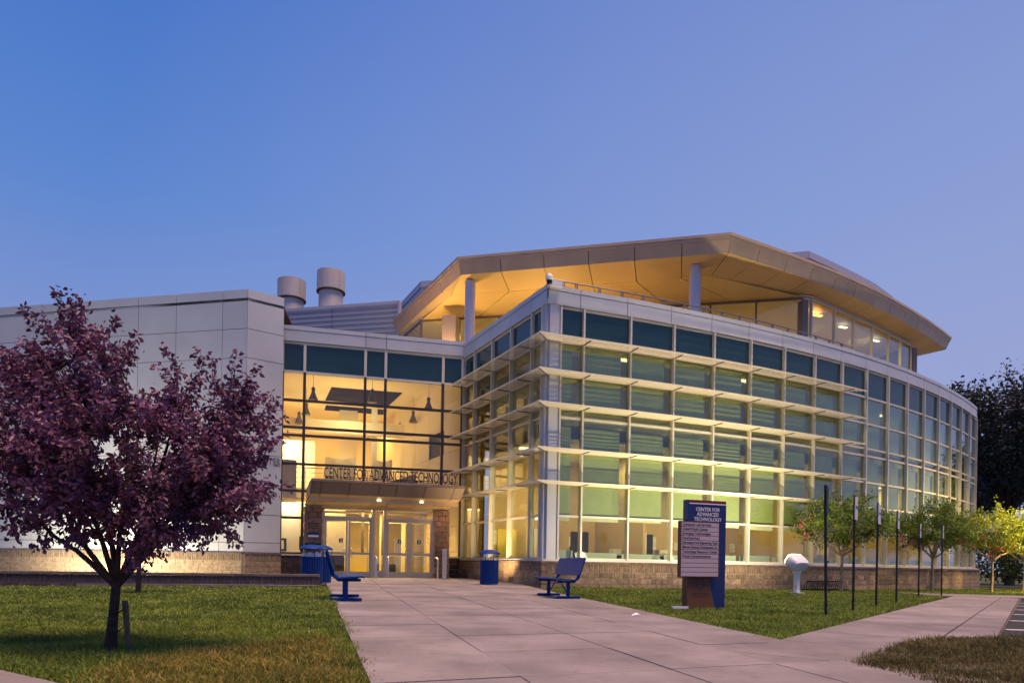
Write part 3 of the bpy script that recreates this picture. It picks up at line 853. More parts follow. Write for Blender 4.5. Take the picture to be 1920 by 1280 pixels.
# stickers on the doors, furniture and notices glimpsed through them
for k, f_ in ((0, .36), (2, .70), (2, .30)):
    P = lerp(scr[k], scr[k+1], f_)+LNn*.012
    mb = MB(); segbox(mb, P-LD*.075, P+LD*.075, 1.48, 1.64, 0, .004); st_o = mb.build('door_sticker', sign_blue, B)
    mb = MB(); segbox(mb, P-LD*.02, P+LD*.03, 1.51, 1.61, .0045, .006); mb.build('sticker_print', white_print, st_o)
def lump(s_, d, w_, dd, z0, z1, m_, name):
    c = inpt(s_, d); mb = MB(); mb.box((c.x, c.y, (z0+z1)/2), (w_, dd, z1-z0), math.atan2(LD.y, LD.x)); return mb.build(name, m_)
tag(lump(3.5, 5.2, 1.6, .7, .1, 1.15, dark_int, 'reception_desk'), 'dark reception desk seen through the left pair of doors', 'desk')
tag(lump(4.7, 4.0, .5, .5, .1, .95, galv, 'waste_bin'), 'grey bin inside the lobby seen through the centre glass', 'bin')
tag(lump(5.6, 4.6, .9, .5, .1, .62, dark_int, 'lobby_seat'), 'low dark seat inside the lobby behind the right pair of doors', 'seat')
tag(lump(6.35, 4.9, .55, .3, .1, 1.9, white_cast, 'drink_cooler'), 'white upright cooler in the lobby behind the rightmost door', 'cooler')
o_ = lump(4.6, 7.9, .5, .03, 1.5, 2.1, dark_print, 'notice_frame'); tag(o_, 'dark framed notice on the pale wall inside the lobby', 'notice')
o_ = lump(2.5, 7.9, 1.1, .03, 1.3, 2.0, sign_blue, 'notice_frame'); tag(o_, 'wide blue notice board on the pale wall inside the lobby', 'notice')
# inner vestibule: second doors, yellow wall, warm light
v2 = [p-LNn*2.6 for p in scr]
for k, P in enumerate(v2): post(P, DZG, CZ, .05)
for k in (0, 2):
    m_ = (v2[k]+v2[k+1])/2; post(m_, DZG, DH, .09)
    for z in (DH+.05, CZ-.04, 1.05): 
        mb = MB(); segbox(mb, v2[k], v2[k+1], z-.05, z+.05, -.05, .05, .05); mb.build('door_head', doorf, B)
mb = MB(); segbox(mb, inpt(3.3, 3.2), inpt(4.3, 3.2), .1, 3.2, 0, .1); mb.build('lobby_wall', yellow_wall, B)
mb = MB(); segbox(mb, inpt(5.0, 6), inpt(7.4, 6), .1, 3.9, 0, .1); mb.build('lobby_wall', yellow_wall, B)
mb = MB(); segbox(mb, inpt(1.2, 8), inpt(5, 8), .1, 3.9, 0, .1); mb.build('lobby_wall', pale_wall, B)
mb = MB(); q = [pl0+LNn*-.2, pr1-LNn*.2, pr1-LNn*VF, pl0-LNn*VF]
mb.hexa([(c.x, c.y, z) for z in (CZ+.02, CZ+.1) for c in q]); mb.build('vestibule_ceiling', ceil_m, B)
vc = (scr[0]+scr[3])/2-LNn*1.3
area('vestibule_lamp', (vc.x, vc.y, CZ-.02), 2.2, 330, (1, .66, .18), sy=.8)
# canopy with sloping fascia panels
cf0, cf1 = vp(583+3, VF+1.45), vp(872, VF+1.15)          # top front edge
cb0, cb1 = vp(570, VF-.9), vp(846+3, VF-.9)
top = 3.76
fz = 3.235
f0 = cf0+(pl0-cf0)*.22-LD*0; f1 = cf1+(pr1-cf1)*.25
sofL, sofR = pl0+LNn*.02, pr1+LNn*.02
can = MB(); can.hexa([(c.x, c.y, z) for z in (CZ+.12, top-.06) for c in (lerp(cf0, sofL, .45), lerp(cf1, sofR, .45), pr1-LNn*VF, pl0-LNn*VF)])
canopy = can.build('canopy', taupe, B)
js = [0, .06, .24, .43, .545, .735, .93, 1]
for k in range(len(js)-1):
    a, b = js[k]+.002, js[k+1]-.002
    T0, T1 = lerp(cf0, cf1, a), lerp(cf0, cf1, b); F0, F1 = lerp(f0, f1, a), lerp(f0, f1, b); S0, S1 = lerp(sofL, sofR, a), lerp(sofL, sofR, b)
    bk = LNn*-.05
    mb = MB(); mb.hexa([(F0.x, F0.y, fz), (F1.x, F1.y, fz), (F1.x+bk.x, F1.y+bk.y, fz+.03), (F0.x+bk.x, F0.y+bk.y, fz+.03),
                        (T0.x, T0.y, top-.1), (T1.x, T1.y, top-.1), (T1.x+bk.x, T1.y+bk.y, top-.1), (T0.x+bk.x, T0.y+bk.y, top-.1)])
    mb.build('fascia_panel', bronze, canopy)
    mb = MB(); mb.hexa([(F0.x, F0.y, fz-.005), (F1.x, F1.y, fz-.005), (S1.x, S1.y, CZ+.03), (S0.x, S0.y, CZ+.03),
                        (F0.x, F0.y, fz+.03), (F1.x, F1.y, fz+.03), (S1.x, S1.y, CZ+.065), (S0.x, S0.y, CZ+.065)])
    mb.build('soffit_panel', gold_soffit, canopy)
e0 = cf0-LD*.03+LNn*.03; e1 = cf1+LD*.03+LNn*.03
mb = MB(); mb.hexa([(c.x, c.y, z) for z in (top-.09, top) for c in (e0, e1, pr1-LNn*VF+LD*.3, pl0-LNn*VF-LD*.05)]); mb.build('canopy_cap', bronze, canopy)
for T, F, Sx, s_ in ((cf0, f0, sofL, -1), (cf1, f1, sofR, 1)):      # closing cheeks
    back = (pl0 if s_ < 0 else pr1)-LNn*1.6
    mb = MB(); i = len(mb.v); dd = LD*s_*.02
    for o_ in (Vector((0, 0)), dd):
        mb.v += [((T+o_).x, (T+o_).y, top-.1), ((F+o_).x, (F+o_).y, fz), ((Sx+o_).x, (Sx+o_).y, CZ+.03), ((back+o_).x, (back+o_).y, CZ+.03), ((back+o_).x, (back+o_).y, top-.1)]
    mb.f += [(0,1,2,3,4), (9,8,7,6,5)]+[(k, (k+1) % 5, 5+(k+1) % 5, 5+k) for k in range(5)]
    mb.build('cheek_panel', bronze, canopy)
for f_ in (.46, .75):
    p = lerp(lerp(f0, f1, f_), lerp(sofL, sofR, f_), .35); zz = lerp(Vector((fz,)*2), Vector((CZ+.03,)*2), .35)[0]
    mb = MB(); mb.lathe((p.x, p.y, zz-.03), ((.02, 0), (.10, 0), (.11, .02)), 16); mb.build('downlight', lamp_glow, canopy)
    spot('downlight_lamp', (p.x, p.y, zz-.06), (0, 0, -1), 1050, (1, .58, .16), 150, .7, .08)
# standing letters on the canopy
lt0 = vp(607, VF+1.2); lt1 = vp(858, VF+1.05)
ang = math.atan2((lt1-lt0).y, (lt1-lt0).x)
t_ = text_obj('lettering', 'CENTER FOR ADVANCED TECHNOLOGY', .58, .03, dark_print, canopy, (lt0.x, lt0.y, top+.07), (R(90), 0, ang), bold=.0)
wtxt = max(v.co.x for v in t_.data.vertices); t_.scale = ((lt1-lt0).length/wtxt, 1, 1)
mb = MB()
for dz in (.06, .13): mb.tube([(lt0.x, lt0.y, top+dz), (lt1.x, lt1.y, top+dz)], .012, 6)
for k in range(18):
    p = lerp(lt0, lt1, (k+.3)/18); mb.tube([(p.x, p.y, top-.02), (p.x, p.y, top+.14)], .01, 5)
mb.build('letter_rail', dark_print, canopy)

# small blue notice on the left pier
p = lerp(pl0, pl1, .52)+LNn*.02
nb = MB(); segbox(nb, p-LD*.19, p+LD*.19, 1.74, 1.84, 0, .03); o_ = nb.build('door_notice', sign_blue, None)
nb = MB(); segbox(nb, p-LD*.19, p+LD*.19, 1.66, 1.735, 0, .03); nb.build('notice_strip', white_print, o_)
tag(o_, 'small blue and white notice plate on the left brick pier by the doors', 'notice')
p = lerp(pl0, pl1, .5)
nb = MB(); segbox(nb, p-LD*.3, p+LD*.3, 1.2, 1.42, 0, .12); tag(nb.build('letter_box', black_paint), 'black box fixed to the left brick pier behind the blue bin', 'box')

# ---------------- left wing
WA = Vector((-9.5, 28.4)); WB = Vector((-10.66, 27.5)); WD = Vector((-.977, .212))
WC = WB+WD*17
WT = 11.45
zs = [.98+.05, 1.42, 2.55, 3.68, 4.95, 6.85, 8.75, 9.9, 11.1]
def wingface(p, q, cuts):
    n = nrm(p, q)
    for k in range(len(cuts)-1):
        a = V2(p)+(V2(q)-V2(p))*cuts[k]; b = V2(p)+(V2(q)-V2(p))*cuts[k+1]
        for i in range(len(zs)-1):
            mb = MB(); segbox(mb, a, b, zs[i]+.011, zs[i+1]-.011, -.08, 0, .011); mb.build('wall_panel', white_panel, B)
        mb = MB(); segbox(mb, a, b, zs[-1]+.011, WT, -.3, .012, .010); mb.build('coping', white_panel, B)
    mb = MB(); segbox(mb, p, q, .5, WT-.1, -.3, -.02); mb.build('wall_core', dark_metal, B)
wingface(WC, WB, [0, .2, .40, .56, .705, .81, .935, 1]); wingface(WB, WA, [0, 1])
mason(WC, WB, -.6, zs[0]-.06, brickm, soldierm); mason(WB, WA, -.6, zs[0]-.06, brickm, soldierm)
for p, q in ((WC, WB), (WB, WA)):
    mb = MB(); segbox(mb, p, q, zs[0]-.07, zs[0]-.004, -.1, .15); mb.build('ledge', coping_m, B)
wn = nrm(WB, WA)
pp = lerp(WB, WA, .22)+wn*.012
wa = math.atan2((WA-WB).y, (WA-WB).x)
t_ = text_obj('wall_lettering', 'CENTER', .42, .012, M('grey letter', (.20, .20, .22), .5), B, (pp.x, pp.y, 4.60), (R(90), 0, wa)); wt = max(v.co.x for v in t_.data.vertices)
t_.scale = (((WA-pp).length-.05)/wt, 1, 1)
# roofs closing the volumes
mb = MB(); mb.prism([(p.x, p.y) for p in (WC, WB, WA)]+[(-12, 44), (-28, 46)], WT-.45, WT-.35); mb.build('roof_deck', dark_metal, B)
deck = [(p.x, p.y) for p in offs(par, -.2)]
mb = MB(); mb.prism([(La-LNn*.2)[:]]+[(Lb-LNn*.2)[:]]+deck[1:]+[(27, 56), (-16, 56)], 9.75, 9.87); mb.build('roof_deck', M('roof deck', (.25, .22, .2), .8), B)
mb = MB(); segbox(mb, pts[-1]+Vector((.1, .1)), Vector((25, 56)), -.3, 10.3, -.3, 0); mb.build('end_wall', white_panel, B)

# ---------------- upper storey and great roof
RZ = 14.14; RB = 13.43
P0 = Vector((8.55, 27.75)); P1 = Vector((-2.6, 30.4)); P2 = Vector((-7.9, 40.6))
# curved eave from the apex, parallel to the glass front
def pr(px, y, z):
    yh = 1055+.026*(px-960); Y = (z-.78)*1300/(yh-y); return Vector(((px-960)/1300*Y, Y))
eave = [P0]+[pr(px-2, y, 14.2) for px, y in ((1468, 473), (1536.5, 500), (1628, 539), (1708, 586), (1757, 618), (1778, 637))]
# resample the curve smoothly
def resample(P, n):
    d = [0]
    for a, b in zip(P, P[1:]): d.append(d[-1]+(b-a).length)
    res = []
    for k in range(n+1):
        s_ = d[-1]*k/n; i = max(j for j in range(len(d)) if d[j] <= s_+1e-9); i = min(i, len(P)-2)
        res.append(P[i]+(P[i+1]-P[i])*((s_-d[i])/(d[i+1]-d[i])))
    return res
def smooth(P, it=2):
    for _ in range(it): P = [P[0]]+[(P[k-1]+P[k]*2+P[k+1])/4 for k in range(1, len(P)-1)]+[P[-1]]
    return P
eR = smooth(resample(eave, 12), 3)
tipback = eR[-1]+Vector((-2.2, 3.4))
eL = [P1+(P0-P1)*k/6 for k in range(7)]
eB = [P2+(P1-P2)*k/5 for k in range(6)]
edge = eB[:-1]+eL[:-1]+eR+[tipback]
mb = MB(); rim = offs(edge, -.02); mb.prism([(p.x, p.y) for p in rim]+[(16, 50), (-7, 50)], RZ-.25, RZ-.02)
roof = mb.build('roof', taupe, B)
e_out = offs(edge, 0); e_low = offs(edge, -.20); e_in = offs(edge, -1.75); e_in[:5] = offs(edge, -.46)[:5]; e_in[5] = edge[5]+nrm(edge[4], edge[5])*-.46+(edge[4]-edge[5]).normalized()*1.85
cap0 = offs(edge, .03)
for k in range(len(edge)-1):
    a, b = e_out[k], e_out[k+1]; c, d = e_low[k], e_low[k+1]; t = (b-a).normalized()*.015
    bk = nrm(a, b)*-.05
    MB().hexa([((c+t).x, (c+t).y, RB), ((d-t).x, (d-t).y, RB), ((d-t+bk).x, (d-t+bk).y, RB+.02), ((c+t+bk).x, (c+t+bk).y, RB+.02),
               ((a+t).x, (a+t).y, RZ-.13), ((b-t).x, (b-t).y, RZ-.13), ((b-t+bk).x, (b-t+bk).y, RZ-.13), ((a+t+bk).x, (a+t+bk).y, RZ-.13)]).build('fascia_panel', taupe, roof)
    MB().hexa([(q.x, q.y, z) for z in (RZ-.12, RZ) for q in (cap0[k], cap0[k+1], e_in[k+1], e_in[k])]).build('roof_cap', taupe, roof)
    g, h = e_in[k], e_in[k+1]
    MB().hexa([((c+t).x, (c+t).y, RB-.004), ((d-t).x, (d-t).y, RB-.004), ((h-t).x, (h-t).y, RB-.26), ((g+t).x, (g+t).y, RB-.26),
               ((c+t).x, (c+t).y, RB+.03), ((d-t).x, (d-t).y, RB+.03), ((h-t).x, (h-t).y, RB-.23), ((g+t).x, (g+t).y, RB-.23)]).build('soffit_panel', gold_soffit, roof)
# inner ceiling panels, laid in strips that run back from the soffit ring to the glass
G0, G1 = Vector((-4.85, 35.5)), Vector((13.1, 31.7))
GH = 13.08
gl_left = [G0+Vector((-.462, .887))*k for k in (7.5, 5, 2.5, 0)]
gfront = [lerp(G0, G1, k/9) for k in range(10)]
gcurve = [G1]
for px, Y in ((1515, 31.8), (1558, 32.95), (1594, 34.0), (1629, 35.1), (1660, 36.3), (1683, 37.2), (1703, 38.1)):
    gcurve.append(Vector(((px-2-960)/1300*Y, Y)))
inner = e_in
def ceil_quad(a, b, c, d, z1, z2):
    MB().hexa([(a.x, a.y, z1), (b.x, b.y, z1), (c.x, c.y, z2), (d.x, d.y, z2), (a.x, a.y, z1+.03), (b.x, b.y, z1+.03), (c.x, c.y, z2+.03), (d.x, d.y, z2+.03)]).build('ceiling_panel', gold_soffit, roof)
zI = RB-.27; zG = GH+.05
for k in range(6):          # front strips
    a, b = inner[5+k], inner[6+k]; c, d = lerp(G0, G1, (k+1)/6), lerp(G0, G1, k/6)
    t = (b-a).normalized()*.02
    m1, m2 = lerp(a, d, .5), lerp(b, c, .5)
    ceil_quad(a+t, b-t, m2-t, m1+t, zI, (zI+zG)/2); ceil_quad(m1+t, m2-t, c-t, d+t, (zI+zG)/2, zG)
gc_r = resample(gcurve, 12)
for k in range(12):
    a, b = inner[11+k], inner[12+k]; c, d = gc_r[k+1], gc_r[k]
    t = (b-a).normalized()*.02; ceil_quad(a+t, b-t, c-t, d+t, zI, zG)
mb = MB(); mb.prism([(p.x, p.y) for p in gl_left[:-1]+gfront[:-1]+gcurve+[Vector((22.5, 40))]]+[(20, 48), (-8, 48)], zG+.06, zG+.12); mb.build('upper_ceiling', ceil_m, B)
# glass walls of the upper storey
def uppergl(P, lev, mats=dark_metal, fr=frame_metal):
    for p in range(len(P)):
        n = nrm(P[max(p-1, 0)], P[min(p+1, len(P)-1)]); t = Vector((-n.y, n.x)); Q = P[p]
        MB().hexa([(c.x, c.y, z) for z in (9.87, GH+.04) for c in (Q-t*.04+n*.06, Q+t*.04+n*.06, Q+t*.04-n*.06, Q-t*.04-n*.06)]).build('mullion', fr, B)
    for k in range(len(P)-1):
        for z in lev:
            mb = MB(); segbox(mb, P[k], P[k+1], z-.045, z+.045, -.05, .04, .04); mb.build('transom', fr, B)
        for i in range(len(lev)-1):
            mb = MB(); segbox(mb, P[k], P[k+1], lev[i]+.045, lev[i+1]-.045, -.01, .01, .04); mb.build('pane', g_clear, B)
brown_fr = M('upper dark frame', (.16, .13, .14), .4, .1)
uppergl(gl_left, [9.95, 11.3, GH], fr=brown_fr); uppergl(gfront, [9.95, 11.35, GH], fr=brown_fr); uppergl(gcurve, [9.95, 11.35, GH])
for Q in (G1, gcurve[-1]+Vector((.15, .1))):
    mb = MB(); mb.box((Q.x, Q.y, 11.4), (.32, .32, 3.1), .35); mb.build('corner_post', brown_fr, B)
mb = MB(); segbox(mb, gcurve[-1], Vector((20, 47)), 9.87, GH, -.1, .05); mb.build('end_wall', brown_fr, B)
mb = MB(); segbox(mb, G0+Vector((-4, 5.5)), G1+Vector((-1, 6)), 9.87, GH, -.1, 0); mb.build('upper_wall', cream_wall, B)
mb = MB(); segbox(mb, G1+Vector((-1, 6)), Vector((20.5, 42)), 9.87, GH, -.1, 0); mb.build('upper_wall', cream_wall, B)
# square and round columns of the terrace
Q = vp(0, 0)
mb = MB(); mb.box((-3.15, 33.6, 11.3), (.68, .68, 2.6), R(-12)); mb.build('square_column', M('grey cladding', (.30, .25, .26), .5), B)
for x, y in ((-2.07, 31.0), (7.45, 29.0)):
    mb = MB(); mb.lathe((x, y, 9.8), ((.235, 0), (.235, 3.5), (.20, 3.52)), 28); mb.build('column', col_paint, B, smooth=True)
# terrace lights
for x, y, e, c in ((-3.6, 32.6, 170, (1, .58, .17)), (-4.9, 34.6, 30, (1, .58, .17)), (1.2, 31.6, 100, (1, .58, .17)), (5.0, 30.4, 26, (1, .5, .1))):
    mb = MB(); mb.lathe((x, y, 9.87), ((.10, 0), (.12, .06), (.10, .09)), 12); mb.build('terrace_uplight', amber_glow, B)
    area('terrace_lamp', (x, y, 10.0), .5, e, c, (0, 0, 1))
# upper room lights
for x, y, e in ((-2, 38, 130), (4, 37, 110), (10, 36, 110), (15, 35.5, 110), (18.5, 37.5, 110)):
    area('upper_lamp', (x, y, GH-.05), 1.2, e, (1, .66, .22))
for Q, m_ in ((Vector((14.3, 33.2)), amber_glow), (Vector((14.6, 33.6)), amber_glow), (Vector((16.6, 35.2)), tube_glow), (Vector((19.3, 37.2)), tube_glow)):
    mb = MB(); mb.box((Q.x, Q.y, GH-.06), (.5, .16, .05), .4); mb.build('ceiling_lamp', m_, B)
# terrace handrail behind the coping
rl = offs([corner]+pts[1:], -.55)
rp = [corner+Vector((-.25, .75)), corner+Vector((.05, .62))]+[rl[k] for k in range(1, 10)]
mb = MB(); mb.tube([(p.x, p.y, PAR+.50-(.45 if k == 0 else 0)) for k, p in enumerate(rp)], .026, 8)
mb.tube([(p.x, p.y, PAR+.28) for p in rp[1:]], .015, 6)
railm = M('railing steel', (.25, .25, .30), .35, .7)
rail = mb.build('terrace_railing', railm, B)
for k in range(1, len(rp)-1):
    for f_ in (0, .5):
        p = lerp(rp[k], rp[k+1], f_)
        mb = MB(); n = nrm(rp[k], rp[k+1]); t = Vector((-n.y, n.x))
        for s_ in (-.035, .035): mb.box((p.x+t.x*s_, p.y+t.y*s_, PAR+.02), (.016, .05, .92), math.atan2(t.y, t.x))
        mb.build('post', railm, rail)

# ---------------- penthouse, ribbed screen
pa, pb, pc, pd = Vector((-7.4, 44.2)), Vector((-5.6, 40.6)), Vector((15.1, 35.9)), Vector((22.6, 41.7))
pcurve = [pc, Vector((16.8, 37.07)), Vector((18.8, 38.5)), Vector((20.6, 39.86)), pd]
pw = [pa, pb, lerp(pb, pc, .33), lerp(pb, pc, .66)]+pcurve
for k in range(len(pw)-1):
    mb = MB(); segbox(mb, pw[k], pw[k+1], 13.9, 16.8, -.1, 0, .008); mb.build('penthouse_panel', pent_m, B)
    mb = MB(); segbox(mb, pw[k], pw[k+1], 16.812, 17.16, -.2, .03, .003); mb.build('penthouse_coping', pent_m, B)
mb = MB(); mb.prism([(p.x, p.y) for p in pw]+[(20, 50), (-6, 50)], 16.7, 16.8); mb.build('penthouse_roof', pent_m, B)
sa, sb = Vector((-14.0, 40.2)), Vector((-6.45, 38.45))
st_ = (sb-sa).normalized(); sn = nrm(sa, sb)
for a, b in ((sa, lerp(sa, sb, .47)), (lerp(sa, sb, .475), sb)):
    mb = MB(); z = 10.0; prof = []
    while z < 15.0:
        prof += [(z, .0), (z+.10, .0), (z+.14, .07), (z+.24, .07), (z+.28, 0)]; z += .28
    i0 = 0
    for z, d in prof:
        for P in (a, b): mb.v.append((P.x+sn.x*d, P.y+sn.y*d, z))
    for k in range(len(prof)-1): mb.f.append((2*k, 2*k+1, 2*k+3, 2*k+2))
    sc = mb.build('screen_panel', rib_metal, B)
mb = MB(); segbox(mb, sa, sb, 15.0, 15.18, -.2, .1); mb.build('screen_cap', pent_m, B)
mb = MB(); segbox(mb, lerp(sa, sb, .985), sb, 10, 15.0, -.1, .09); mb.build('screen_trim', pent_m, B)
mb = MB(); segbox(mb, sb, sb+Vector((-2.5, 5)), 10, 15.1, -.1, 0); mb.build('screen_panel', rib_metal, B)
mb = MB(); segbox(mb, sa, sb, 10, 15.0, -.25, -.1); mb.build('screen_core', rib_metal, B)

# ------------------------------------------------------------------ things on the roof
for x, y, zt, zb, lab in ((-13.75, 42.4, 17.62+.12, 16.5+.1, 'shorter beige exhaust stack on the roof beside the white wing'), (-11.3, 42.2, 18.1+.12, 16.95+.1, 'taller beige exhaust stack on the roof above the ribbed screen')):
    v_ = thing('exhaust_stack', lab, 'vent', (x, y, 9.9), 'exhaust stacks on the roof')
    MB().lathe((x, y, 9.9), ((.72, 0), (.72, zb-9.9), (.70, zb-9.85)), 32).build('drum', stack_m, v_, smooth=True)
    h = zt-zb
    MB().lathe((x, y, zb), ((.80, 0), (.84, .02), (.84, h), (.81, h), (.80, h-.15)), 36).build('hood', stack_m, v_, smooth=True)
    MB().lathe((x, y, zb-.05), ((.74, 0), (.86, .0), (.86, .05), (.74, .05)), 32).build('collar', M('collar dark', (.07, .05, .05), .7), v_, smooth=True)
    for a in (-2.0, -1.57+.9):
        mb = MB(); c = (x+.842*math.cos(a), y+.842*math.sin(a), zb+h/2); mb.box(c, (.012, .012, h*.98), a); mb.build('seam', M('seam', (.25, .22, .22), .6), v_)

sc_ = thing('security_camera', 'white dome security camera on a bracket at the roof corner', 'camera', (corner.x-.05, corner.y-.25, 10.2))
cx, cy = corner.x-.02, corner.y-.36
MB().lathe((cx, cy, 10.42), ((.10, 0), (.13, .03), (.13, .13), (.09, .2), (.03, .24)), 20).build('housing', white_cast, sc_, smooth=True)
MB().lathe((cx, cy, 10.29), ((.02, 0), (.08, .03), (.105, .12)), 20).build('dome', black_paint, sc_, smooth=True)
MB().box((cx+.20, cy+.12, 10.36), (.5, .14, .2), R(20)).build('bracket', white_cast, sc_)
MB().tube([(cx+.02, cy+.1, 10.3), (cx-.02, cy+.06, 10.15), (cx-.03, cy+.12, 10.0), (cx-.03, cy+.15, 9.9)], .018, 6).build('cable', black_paint, sc_)

# ------------------------------------------------------------------ lobby hangings
def pend(x, y, zb, lab):
    p = thing('pendant_lamp', lab, 'lamp', (x, y, zb), 'pendant lamps in the lobby')
    MB().tube([(x, y, zb+.62), (x, y, 9.3)], .012, 6).build('rod', galv, p)
    MB().lathe((x, y, zb), ((.215, 0), (.22, .03), (.14, .22), (.08, .38), (.07, .43), (.085, .44), (.085, .58), (.03, .62)), 20).build('shade', pend_m, p, smooth=True)
    MB().lathe((x, y, zb+.02), ((.01, 0), (.17, .0), (.16, .02)), 16).build('bulb', lamp_glow, p)
for a in ((-9.13, 31.4, 7.97, 'bell shaped pendant lamp in the lobby, highest of the three at left'), (-10.4, 34.6, 7.97, 'bell shaped pendant lamp in the lobby, middle of the three at left'),
          (-11.4, 36.7, 7.97, 'bell shaped pendant lamp in the lobby, lowest of the three at left'), (-6.5, 31.6, 7.97, 'bell shaped pendant lamp hanging before the dark ceiling recess'),
          (-4.1, 33.0, 7.97, 'bell shaped pendant lamp in the lobby nearest the right panelled wall'), (-5.26, 36.0, 7.97, 'bell shaped pendant lamp in the lobby, middle of the right row'),
          (-6.4, 39.0, 7.97, 'bell shaped pendant lamp in the lobby, deepest of the right row')): pend(*a)
def banner(s0, s1, z0, z1, lab):
    mb = MB(); n = 10
    for r_ in range(5):
        for k in range(n+1):
            p = lerp(inpt(s0, 7.35), inpt(s1, 7.35), k/n); w_ = math.sin(k*1.3+r_)*.04
            sag = -.28*math.sin(math.pi*k/n) if r_ == 4 else 0
            mb.v.append((p.x+LNn.x*w_, p.y+LNn.y*w_, z0+(z1-z0)*r_/4+sag*.5))
    for r_ in range(4):
        for k in range(n): a = r_*(n+1)+k; mb.f.append((a, a+1, a+n+2, a+n+1))
    tag(mb.build('cloth_banner', cloth_m), lab, 'banner', 'banners on the gallery')
banner(3.15, 4.7, 5.0, 6.2, 'wide white cloth banner sagging on the lobby gallery railing')
banner(5.6, 6.6, 5.0, 6.2, 'narrow white cloth banner beside the wide one on the gallery')
p = inpt(.55, 3.45)
mb = MB(); segbox(mb, p-LD*.17, p+LD*.17, 1.15, 1.75, .0, .04); po_ = mb.build('framed_poster', dark_print); mb = MB(); segbox(mb, p-LD*.07, p+LD*.05, 1.25, 1.65, .041, .05); mb.build('print', cloth_m, po_)
tag(po_, 'dark framed poster on the bright lobby wall left of the doors', 'poster')

# ------------------------------------------------------------------ office furniture seen through the bottom row of glass
def fpos(k, f_, d): 
    a = lerp(pts[k], pts[k+1], f_); n = nrm(pts[k], pts[k+1]); return a-n*d, math.atan2(-n.x, n.y)+math.pi
fi = 0
for k, f_, d, lab in ((2, .6, 3.2, 'dark topped desk behind the third big window from the corner'), (3, .8, 3.0, 'dark topped desk behind the directory sign'), (5, .5, 3.1, 'dark topped desk behind the window right of the directory sign'), (9, .4, 2.6, 'dark topped desk behind the leftmost young green tree'), (11, .3, 2.6, 'dark topped desk behind the middle signposts')):
    P, a = fpos(k, f_, d)
    dk = thing('office_desk', lab, 'desk', (P.x, P.y, .12), 'desks in the ground floor office')
    MB().box((P.x, P.y, 1.12), (1.5, .7, .08), a).build('desk_top', dark_int, dk)
    for s_ in (-.6, .6): MB().box((P.x+math.cos(a)*s_, P.y+math.sin(a)*s_, .6), (.08, .6, .96), a).build('leg', dark_int, dk)
    b = MB().box((P.x+math.cos(a)*.35, P.y+math.sin(a)*.35, 1.16+.14), (.42, .3, .28), a).build('storage_box', cloth_m)
    tag(b, lab.replace('dark topped desk', 'pale storage box on the dark desk'), 'box', 'boxes on the office desks')
for k, f_, col_, lab in ((1, .5, cream_wall, 'pale framed doorway in the office behind the corner window'), (4, .2, yellow_wall, 'orange lit doorway in the office left of the directory sign')):
    P, a = fpos(k, f_, 5.2)
    d_ = thing('office_door', lab, 'door', (P.x, P.y, .12), 'doors in the office')
    MB().box((P.x, P.y, 1.15), (.9, .06, 2.05), a).build('leaf', col_, d_)
    MB().box((P.x, P.y, 2.22), (1.06, .1, .09), a).build('frame', pale_wall, d_)
    for s_ in (-.49, .49): MB().box((P.x+math.cos(a)*s_, P.y+math.sin(a)*s_, 1.15), (.08, .1, 2.05), a).build('frame', pale_wall, d_)

# ------------------------------------------------------------------ low retaining wall on the left lawn
Ra, Rb = Vector((-18.5, 15.75)), Vector((-5.34, 19.3))
rw = thing('retaining_wall', 'long low dark brick wall with coping at the back of the left lawn', 'wall', (Ra.x, Ra.y, 0))
RTOP = .37
mb = MB(); segbox(mb, Ra, Rb, -.4, RTOP-.07, -.26, -.02); mb.build('core', mortar, rw)
L = (Rb-Ra).length; t = (Rb-Ra)/L; n = Vector((t.y, -t.x)); rz = math.atan2(t.y, t.x)
for k in range(18):
    e0 = L*k/18; e1 = L*(k+1)/18; c = Ra+t*((e0+e1)/2)-n*.13
    piece('coping_stone', coping_m, rw, (c.x, c.y, RTOP-.03), (e1-e0-.012, .33, .065), rz)
sol = MB(); m = round(L/.095)
for j in range(m):
    c = Ra+t*((j+.5)*L/m)-n*.05; sol.box((c.x, c.y, RTOP-.175), (L/m-.012, .1, .20), rz)
sol.build('soldier_bricks', darksoldier, rw, 'stuff')
for ci in range(2):
    m = round(L/.235)
    for j in range(m):
        c = Ra+t*((j+.5+.5*ci)*L/m)-n*.05; piece('brick', darkbrick, rw, (c.x, c.y, RTOP-.385-ci*.205), (L/m-.013, .1, .195), rz)
end = MB()
for ci in range(5): end.box((Rb.x-n.x*.13-t.x*.04, Rb.y-n.y*.13-t.y*.04, RTOP-.14-ci*.14), (.1, .25, .13), rz)
end.build('end_bricks', darkbrick, rw, 'stuff')
kb = struct(MB().hexa([(c.x, c.y, z) for z in (-.3, gz(Rb.x, Rb.y)+.03) for c in (Rb-t*6+n*.0, Rb+n*.3, Rb-n*.02, Rb-t*6-n*.02)]).build('kerb_strip', concrete))
tr_ = struct(sheet([tuple(Ra-n*.3), tuple(Rb-n*.3), (-6.0, 22), (-9.0, 28), (-26, 31), (-26, 17)], -.42, 'terrace_paving', concrete))

